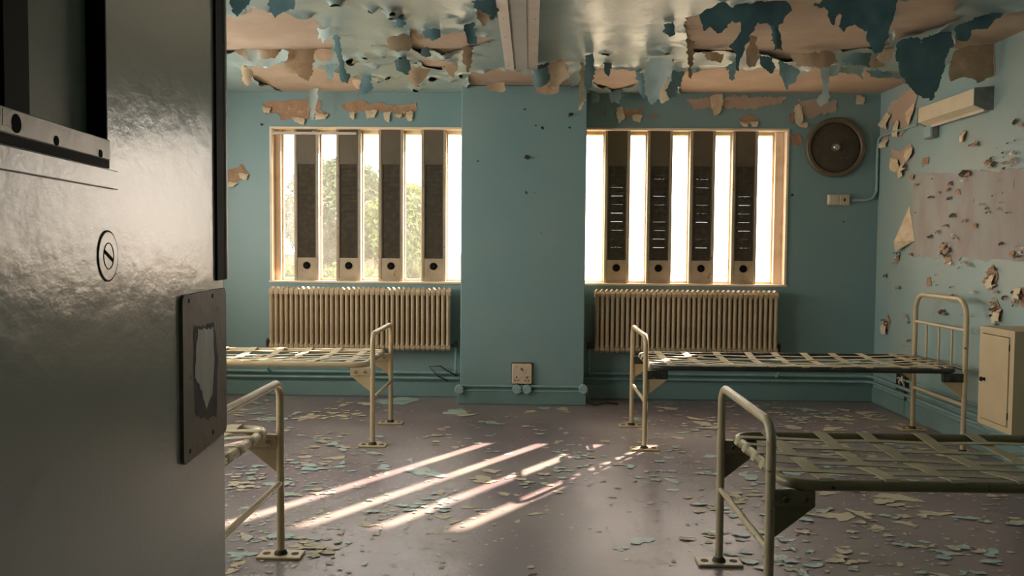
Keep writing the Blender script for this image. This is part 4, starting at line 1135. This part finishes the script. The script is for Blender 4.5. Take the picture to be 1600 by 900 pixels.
# closing strip along the upper free edge
ez = dpx(346, 437)[1]
es = abs(dpx(335, 300)[0])
MB().box(0.0, X(es), 0.0, 0.004, ez, DH).build('edge_seal', 'rubber', door)
MB().box(X(-0.012), 0.0, -0.05, 0.006, ez, DH, 0.002).build('edge_strip', 'lamp_grey', door)
# latch plate with a worn keep
px0, pz1 = dpx(279, 462); pz0 = dpx(283, 728)[1]
rr_ = 0.012
def rrect(x0, x1, z0, z1, r):
    pts = []
    for cx_, cz_, a0 in ((x1 - r, z1 - r, 0), (x0 + r, z1 - r, math.pi / 2), (x0 + r, z0 + r, math.pi), (x1 - r, z0 + r, 1.5 * math.pi)):
        pts += arc((cx_, cz_), r, a0, a0 + math.pi / 2, 5, 0)
    return pts
xx0, xx1 = sorted((px0, X(0.002)))
lp = MB().prism(rrect(xx0, xx1, pz0, pz1, rr_), 'y', 0.0, 0.005).build('latch_plate', 'latch_brown', door)
sx0, sz1 = dpx(303, 510, 0.005); sx1, sz0 = dpx(338, 655, 0.005)
def worn(poly, material, off, amp, seed, name, cell=0.0025):
    pl = [dpx(x, y, 0.005) for x, y in poly]
    A = np.array(pl); a0, z0 = A.min(0) - 0.006; a1, z1 = A.max(0) + 0.006
    pts, fv, faces = march(lambda G: poly_sdf(G, pl) + amp * fbm(G[..., 0] * 150 + seed, G[..., 1] * 45 + seed, 3), a0, a1, z0, z1, cell)
    Q = np.array(pts)
    link(name, sheet_mesh(name, material, np.column_stack([Q[:, 0], np.full(len(Q), off), Q[:, 1]]), faces), lp)
worn([(303, 512), (334, 503), (340, 560), (338, 650), (322, 655), (305, 650), (302, 580)], 'rust_dark', 0.0054, 0.006, 3, 'keep_hole')
worn([(309, 515), (332, 512), (334, 560), (332, 610), (322, 640), (312, 605), (304, 590), (305, 545)], 'worn_white', 0.0058, 0.005, 9, 'worn_patch')
for px, py in ((295, 470), (332, 462), (297, 705), (333, 675)):
    u, w = dpx(px, py, 0.005)
    MB().lathe([(0.0035, 0.0), (0.003, 0.0010), (0, 0.0012)], (u, 0.005, w), (0, 1, 0), 10).build('screw', 'rust_dark', lp)
# hinges at the frame end
for zz in (0.25, 1.05, 1.85):
    MB().cyl((X(DW + 0.008), 0.006, zz - 0.06), (X(DW + 0.008), 0.006, zz + 0.06), 0.010, 12).build('hinge', 'door_steel', door)

# ------------------------------------------------------------------ fallen paint on the floor
def flake_mesh(name, material, seed, elong):
    r_ = random.Random(seed); n = r_.randint(15, 21); pts = []
    ph = [r_.uniform(0, 6.28) for _ in range(3)]
    for k in range(n):
        w = 2 * math.pi * k / n + r_.uniform(-0.08, 0.08)
        rr = 0.68 + 0.16 * math.sin(2 * w + ph[0]) + 0.13 * math.sin(3 * w + ph[1]) + 0.10 * math.sin(5 * w + ph[2]) + r_.uniform(-0.13, 0.13)
        pts.append((math.cos(w) * rr, math.sin(w) * rr / elong))
    th = 0.06
    cu = r_.uniform(0.05, 0.35); ax = r_.uniform(0, math.pi)
    def z(x, y):
        d = x * math.cos(ax) + y * math.sin(ax); return cu * d * d * 0.6
    vs = [(x, y, z(x, y) + th) for x, y in pts] + [(0, 0, th)] + [(x * 0.98, y * 0.98, z(x, y)) for x, y in pts]
    fs = []
    for k in range(n):
        j = (k + 1) % n
        fs.append([n, k, j]); fs.append([k, n + 1 + k, n + 1 + j, j])
    fs.append([n + 1 + k for k in range(n)][::-1])
    me = bpy.data.meshes.new(name); me.from_pydata(vs, [], fs); me.materials.append(MATS[material]); me.update()
    return me
FM = {'c': [flake_mesh('paint_flake', 'flake_cream', 10 + k, 1.0 + 0.05 * k) for k in range(9)],
      'b': [flake_mesh('paint_flake', 'flake_blue', 40 + k, 1.0 + 0.05 * k) for k in range(9)],
      'd': [flake_mesh('paint_flake', 'flake_dark', 70 + k, 1.8) for k in range(2)]}
POSTS = [(bx, by) for bx in (FX_R, FX_R + 0.045, FX_L, FX_L - 0.015) for by in (2.9, 3.66, 5.745, 6.5)]
FL = []      # (x, y, size, colour, region)
def region(x, y):
    if x > 0.62 and y > 5.0: return 'rb'
    if x > 0.55 and y <= 5.0: return 'rn'
    if x < -0.62 and y > 4.6: return 'lb'
    if x < -0.40 and y <= 4.6: return 'ln'
    return 'pb' if y > 5.2 else 'pm'
RL = {'rb': 'below the dark railed bed', 'rn': 'around the olive railed bed', 'lb': 'below the cream railed window bed',
      'ln': 'beside the bed behind the door', 'pb': 'in front of the pier', 'pm': 'in the middle of the room'}
# flakes picked out of the photograph: pixel, half length in pixels, colour
PICK = [(712, 644, 24, 'b'), (770, 661, 15, 'b'), (665, 738, 38, 'b'), (768, 736, 14, 'c'), (756, 750, 26, 'c'), (1002, 845, 22, 'b'), (838, 803, 13, 'c'), (730, 793, 12, 'c'),
        (524, 716, 16, 'c'), (478, 714, 12, 'c'), (600, 731, 18, 'b'), (485, 731, 22, 'b'), (432, 756, 22, 'b'), (385, 840, 20, 'c'), (376, 867, 22, 'b'), (360, 893, 14, 'c'),
        (463, 853, 12, 'c'), (574, 820, 16, 'c'), (692, 808, 14, 'c'), (712, 815, 12, 'c'), (690, 783, 14, 'b'), (686, 770, 14, 'c'), (614, 798, 8, 'c'), (634, 798, 7, 'c'),
        (788, 772, 12, 'c'), (800, 745, 14, 'c'), (880, 712, 14, 'c'), (985, 729, 14, 'b'), (1052, 752, 16, 'b'), (993, 753, 7, 'd'), (1258, 828, 12, 'd'), (830, 887, 5, 'd'),
        (1232, 844, 12, 'b'), (1310, 807, 34, 'c'), (1344, 804, 20, 'c'), (1372, 826, 16, 'c'), (1355, 811, 12, 'c'), (1415, 818, 16, 'c'), (1480, 864, 20, 'b'), (1545, 864, 22, 'b'),
        (1506, 895, 10, 'b'), (1590, 815, 18, 'c'), (1460, 803, 24, 'c'), (1400, 777, 30, 'c'), (1380, 785, 20, 'c'), (1321, 855, 8, 'c'), (1440, 854, 10, 'c'), (1296, 877, 6, 'c'),
        (1150, 731, 10, 'c'), (1165, 730, 8, 'b'), (1105, 737, 9, 'b'), (1170, 745, 22, 'b'), (1178, 757, 10, 'b'), (1060, 685, 12, 'c'), (1100, 662, 20, 'c'), (1120, 668, 18, 'c'),
        (1085, 655, 16, 'c'), (1045, 638, 18, 'c'), (1320, 655, 20, 'c'), (1350, 645, 18, 'c'), (1300, 670, 22, 'c'), (1260, 640, 16, 'b'), (1240, 668, 16, 'c'), (1375, 637, 14, 'b'),
        (1400, 668, 14, 'c'), (1290, 697, 14, 'c'), (1330, 703, 12, 'c'), (1258, 712, 16, 'c'), (1240, 740, 18, 'b'), (1300, 742, 20, 'b'), (1350, 733, 16, 'c'), (1380, 745, 18, 'c'),
        (1440, 730, 16, 'c'), (1470, 710, 20, 'c'), (1500, 705, 18, 'c'), (1430, 752, 14, 'b'), (1480, 745, 18, 'b'), (480, 653, 24, 'c'), (535, 650, 14, 'c'), (486, 649, 10, 'c'),
        (572, 632, 16, 'c'), (535, 634, 12, 'c'), (620, 627, 40, 'b'), (690, 671, 9, 'c'), (540, 655, 8, 'c'), (508, 654, 9, 'c'), (425, 655, 22, 'b'), (420, 700, 16, 'c'),
        (940, 690, 7, 'c'), (873, 690, 9, 'c'), (765, 681, 7, 'b'), (830, 643, 12, 'c'), (880, 639, 14, 'c'), (850, 638, 12, 'b'), (730, 649, 16, 'c')]
for px, py, s, cc in PICK:
    p = at_z(px, py, 0); FL.append((p.x, p.y, s * p.y / F_PX * 1.25, cc))
    for _ in range(2): FL.append((p.x + random.gauss(0, 0.09), p.y + random.gauss(0, 0.09), random.uniform(0.012, 0.035), cc))
def scatter(n, x0, x1, y0, y1, smin, smax, pb):
    for _ in range(n):
        FL.append((random.uniform(x0, x1), random.uniform(y0, y1), smin + (smax - smin) * random.random() ** 3, 'b' if random.random() < pb else 'c'))
scatter(55, 0.75, 2.95, 5.3, 7.55, 0.02, 0.10, 0.35)
scatter(60, 0.7, 2.95, 2.6, 5.2, 0.015, 0.08, 0.42)
scatter(35, -2.9, -0.7, 5.0, 7.55, 0.02, 0.09, 0.35)
scatter(60, -2.4, -0.75, 3.2, 5.4, 0.015, 0.06, 0.65)
scatter(25, -0.9, 0.9, 5.2, 7.2, 0.012, 0.05, 0.5)
scatter(25, -1.0, 0.8, 2.9, 5.2, 0.010, 0.035, 0.4)
FL.sort(key=lambda f: -f[2] * (1.0 / max(2.0, f[1])))
used_f = []
flk = {}
rest = []
count = 0
for i, (x, y, s, cc) in enumerate(FL):
    if not (XL + 0.05 < x < XR - 0.06 and 2.2 < y < YB - 0.07): continue
    if PX0 - 0.1 < x < PX1 + 0.1 and y > YP - 0.12: continue
    if any(abs(x - bx) < 0.11 + s * 0.4 and abs(y - by) < 0.06 + s * 0.4 for bx, by in POSTS): 
        s = min(s, 0.03)
        if any(abs(x - bx) < 0.11 + s * 1.6 and abs(y - by) < 0.06 + s * 1.6 for bx, by in POSTS): continue
    ov = sum(1 for (a, b, r2) in used_f if (a - x) ** 2 + (b - y) ** 2 < (0.8 * (s + r2)) ** 2)
    used_f.append((x, y, s))
    if count >= 295: rest.append((x, y, s, cc, ov)); continue
    count += 1
    me = random.choice(FM[cc])
    o = link('paint_flake', me, None, (x, y, 0.0008 + 0.004 * min(ov, 6)))
    o.scale = (s, s * random.uniform(0.75, 1.0), min(0.022, s * 0.3))
    o.rotation_euler = (0, 0, random.uniform(0, 6.28))
    rg = region(x, y)
    cname = {'c': 'cream', 'b': 'pale blue', 'd': 'small dark'}[cc]
    tag(o, '%s paint flake lying on the floor %s' % (cname, RL[rg]), 'paint flake', '%s paint flakes on the floor %s' % (cname, RL[rg]))
    flk.setdefault((cname, rg), []).append((o, s, y))
for (cname, rg), ls in flk.items():
    if len(ls) < 2: continue
    ls.sort(key=lambda t: -t[1]); ls[0][0]['label'] = 'largest %s paint flake on the floor %s' % (cname, RL[rg])
    if len(ls) > 3:
        ls[1][0]['label'] = 'second largest %s paint flake on the floor %s' % (cname, RL[rg])
        r3 = sorted(ls[2:], key=lambda t: t[2])
        r3[0][0]['label'] = 'nearest %s paint flake on the floor %s' % (cname, RL[rg])
        r3[-1][0]['label'] = 'farthest %s paint flake on the floor %s' % (cname, RL[rg])
# crumbs nobody could count
vs, fs, mi = [], [], []
def crumb(x, y, s, c):
    if not (XL + 0.05 < x < XR - 0.06 and 2.2 < y < YB - 0.07): return
    if PX0 - 0.06 < x < PX1 + 0.06 and y > YP - 0.06: return
    if any(abs(x - bx) < 0.10 + s and abs(y - by) < 0.055 + s for bx, by in POSTS): return
    n = random.randint(5, 6) if s < 0.012 else random.randint(8, 11)
    a = random.uniform(0, 6); o_ = len(vs); z0 = 0.002 + random.uniform(0, 0.003); st = random.uniform(1.0, 1.6)
    vs.append((x, y, z0))
    for k in range(n):
        w = a + 2 * math.pi * k / n; rr = s * random.uniform(0.5, 1.2)
        vs.append((x + rr * st * math.cos(w), y + rr * math.sin(w), z0 + random.uniform(0, 0.12) * s))
    for k in range(n):
        fs.append([o_, o_ + 1 + k, o_ + 1 + (k + 1) % n]); mi.append(c)
for x, y, s, cc, ov in rest: crumb(x, y, s, 1 if cc == 'b' else 0)
for _ in range(3600):
    zn = random.random(); s = random.uniform(0.004, 0.011)
    if zn < 0.35: x, y = random.uniform(0.6, 3.0), random.uniform(2.4, 7.6)
    elif zn < 0.70: x, y = random.gauss(-1.35, 0.5), random.gauss(4.3, 0.8)
    else: x, y = random.uniform(-2.8, 3.0), random.uniform(2.4, 7.6)
    crumb(x, y, s, random.randint(0, 1))
clus = [(random.uniform(0.75, 2.95), random.uniform(5.0, 7.5)) for _ in range(34)] + [(random.uniform(0.8, 2.95), random.uniform(2.9, 5.0)) for _ in range(26)] + \
       [(random.gauss(-1.5, 0.4), random.gauss(4.3, 0.6)) for _ in range(20)] + [(random.uniform(-2.6, -0.7), random.uniform(5.6, 7.5)) for _ in range(14)] + [(random.uniform(-0.7, 0.7), random.uniform(4.0, 7.1)) for _ in range(8)]
for cx_, cy_ in clus:
    pb = random.random()
    for _ in range(random.randint(6, 16)):
        crumb(cx_ + random.gauss(0, 0.11), cy_ + random.gauss(0, 0.10), random.uniform(0.010, 0.034), 1 if random.random() < pb else 0)
me = bpy.data.meshes.new('paint_crumbs'); me.from_pydata(vs, [], fs)
me.materials.append(MATS['flake_cream']); me.materials.append(MATS['flake_blue'])
for k, pgn in enumerate(me.polygons): pgn.material_index = mi[k]
me.update()
o = link('paint_crumbs', me); o['kind'] = 'stuff'; tag(o, 'fine crumbs of cream and pale blue paint scattered over the floor', 'paint crumbs')
# flakes that came to rest on the webbing
for k, (x, y, s, cc, lab) in enumerate([
        (1.75, 6.15, 0.075, 'b', 'pale blue paint flake lying on the webbing of the dark railed bed, largest of three'),
        (2.25, 6.05, 0.10, 'b', 'long pale blue paint flake on the webbing near the tall headboard'),
        (1.25, 6.30, 0.035, 'c', 'small cream paint flake on the webbing near the foot of the dark railed bed'),
        (-1.75, 6.25, 0.07, 'b', 'pale blue paint flake lying on the webbing of the cream railed bed'),
        (-1.95, 6.05, 0.06, 'c', 'cream paint flake lying on the webbing of the cream railed bed')]):
    o = link('paint_flake', FM[cc][k % 9], None, (x, y, 0.5775 - 0.012))
    o.scale = (s, s * 0.7, 0.03); o.rotation_euler = (0, 0, 0.3 * k)
    tag(o, lab, 'paint flake')

# ------------------------------------------------------------------ outside the windows
gr = MB().box(-60, 60, YB + WT + 0.05, 90, -0.45, -0.35).build('ground', 'grass'); struct(gr)
def shrub(x, y, h, w, material, label, cat, n, seed):
    r_ = random.Random(seed)
    root = thing('shrub' if cat == 'shrub' else 'tree', (x, y, -0.36), label, cat, 'garden plants outside the left window')
    s = MB()
    trunk_h = h * (0.12 if cat == 'shrub' else 0.35)
    s.tube([(0, 0, 0), (0.03, 0, trunk_h), (0.05, 0.02, h * 0.7)], [0.06 * h / 2.5, 0.045 * h / 2.5, 0.015], 7).build('stem', 'bark', root)
    vs, fs = [], []
    for _ in range(n):
        u = r_.uniform(0, 2 * math.pi); zz = r_.uniform(-1, 1); rr = (1 - zz * zz) ** 0.5 * (0.55 + 0.45 * r_.random())
        lump = 1 + 0.25 * math.sin(3 * u + seed) * math.cos(4 * zz + seed)
        c = Vector((w * rr * lump * math.cos(u), w * rr * lump * math.sin(u), trunk_h + (h - trunk_h) * (0.5 + 0.5 * zz * (0.8 + 0.2 * r_.random()))))
        a = Vector((r_.gauss(0, 1), r_.gauss(0, 1), r_.gauss(0, 1))).normalized(); b = a.orthogonal().normalized()
        q = 0.022 * h / 2.5 + 0.016; o_ = len(vs)
        vs += [tuple(c + a * q * 1.6), tuple(c + b * q * 0.7), tuple(c - a * q * 1.6), tuple(c - b * q * 0.7)]; fs.append([o_, o_ + 1, o_ + 2, o_ + 3])
    me = bpy.data.meshes.new('foliage'); me.from_pydata(vs, [], fs); me.materials.append(MATS[material]); me.update()
    f = link('foliage', me, root); f['kind'] = 'stuff'
shrub(-4.6, 14.0, 1.7, 1.0, 'leaf', 'yellow green shrub seen through the leftmost pane of the left window', 'shrub', 9000, 1)
shrub(-2.7, 12.4, 1.5, 0.75, 'leaf', 'yellow green shrub seen through the second pane of the left window', 'shrub', 8000, 2)
shrub(-4.1, 18.5, 3.6, 1.25, 'leaf_dark', 'dark bushy tree behind the shrubs outside the left window', 'tree', 12000, 3)
shrub(-2.3, 15.8, 2.9, 0.75, 'leaf', 'slim pale tree seen through the fourth pane of the left window', 'tree', 8000, 4)
shrub(-7.2, 20.0, 3.8, 1.5, 'leaf_dark', 'broad dark tree farthest left outside the left window', 'tree', 12000, 5)
gw_ = thing('garden_wall', (-4.0, 22.0, -0.36), 'low red brick garden wall outside the left window', 'wall')
MB().box(-5, 5.0, 0, 0.25, 0, 1.5).build('brickwork', 'brick', gw_)
MB().box(-5.05, 5.05, -0.04, 0.29, 1.5, 1.57, 0.01).build('coping', 'concrete', gw_)
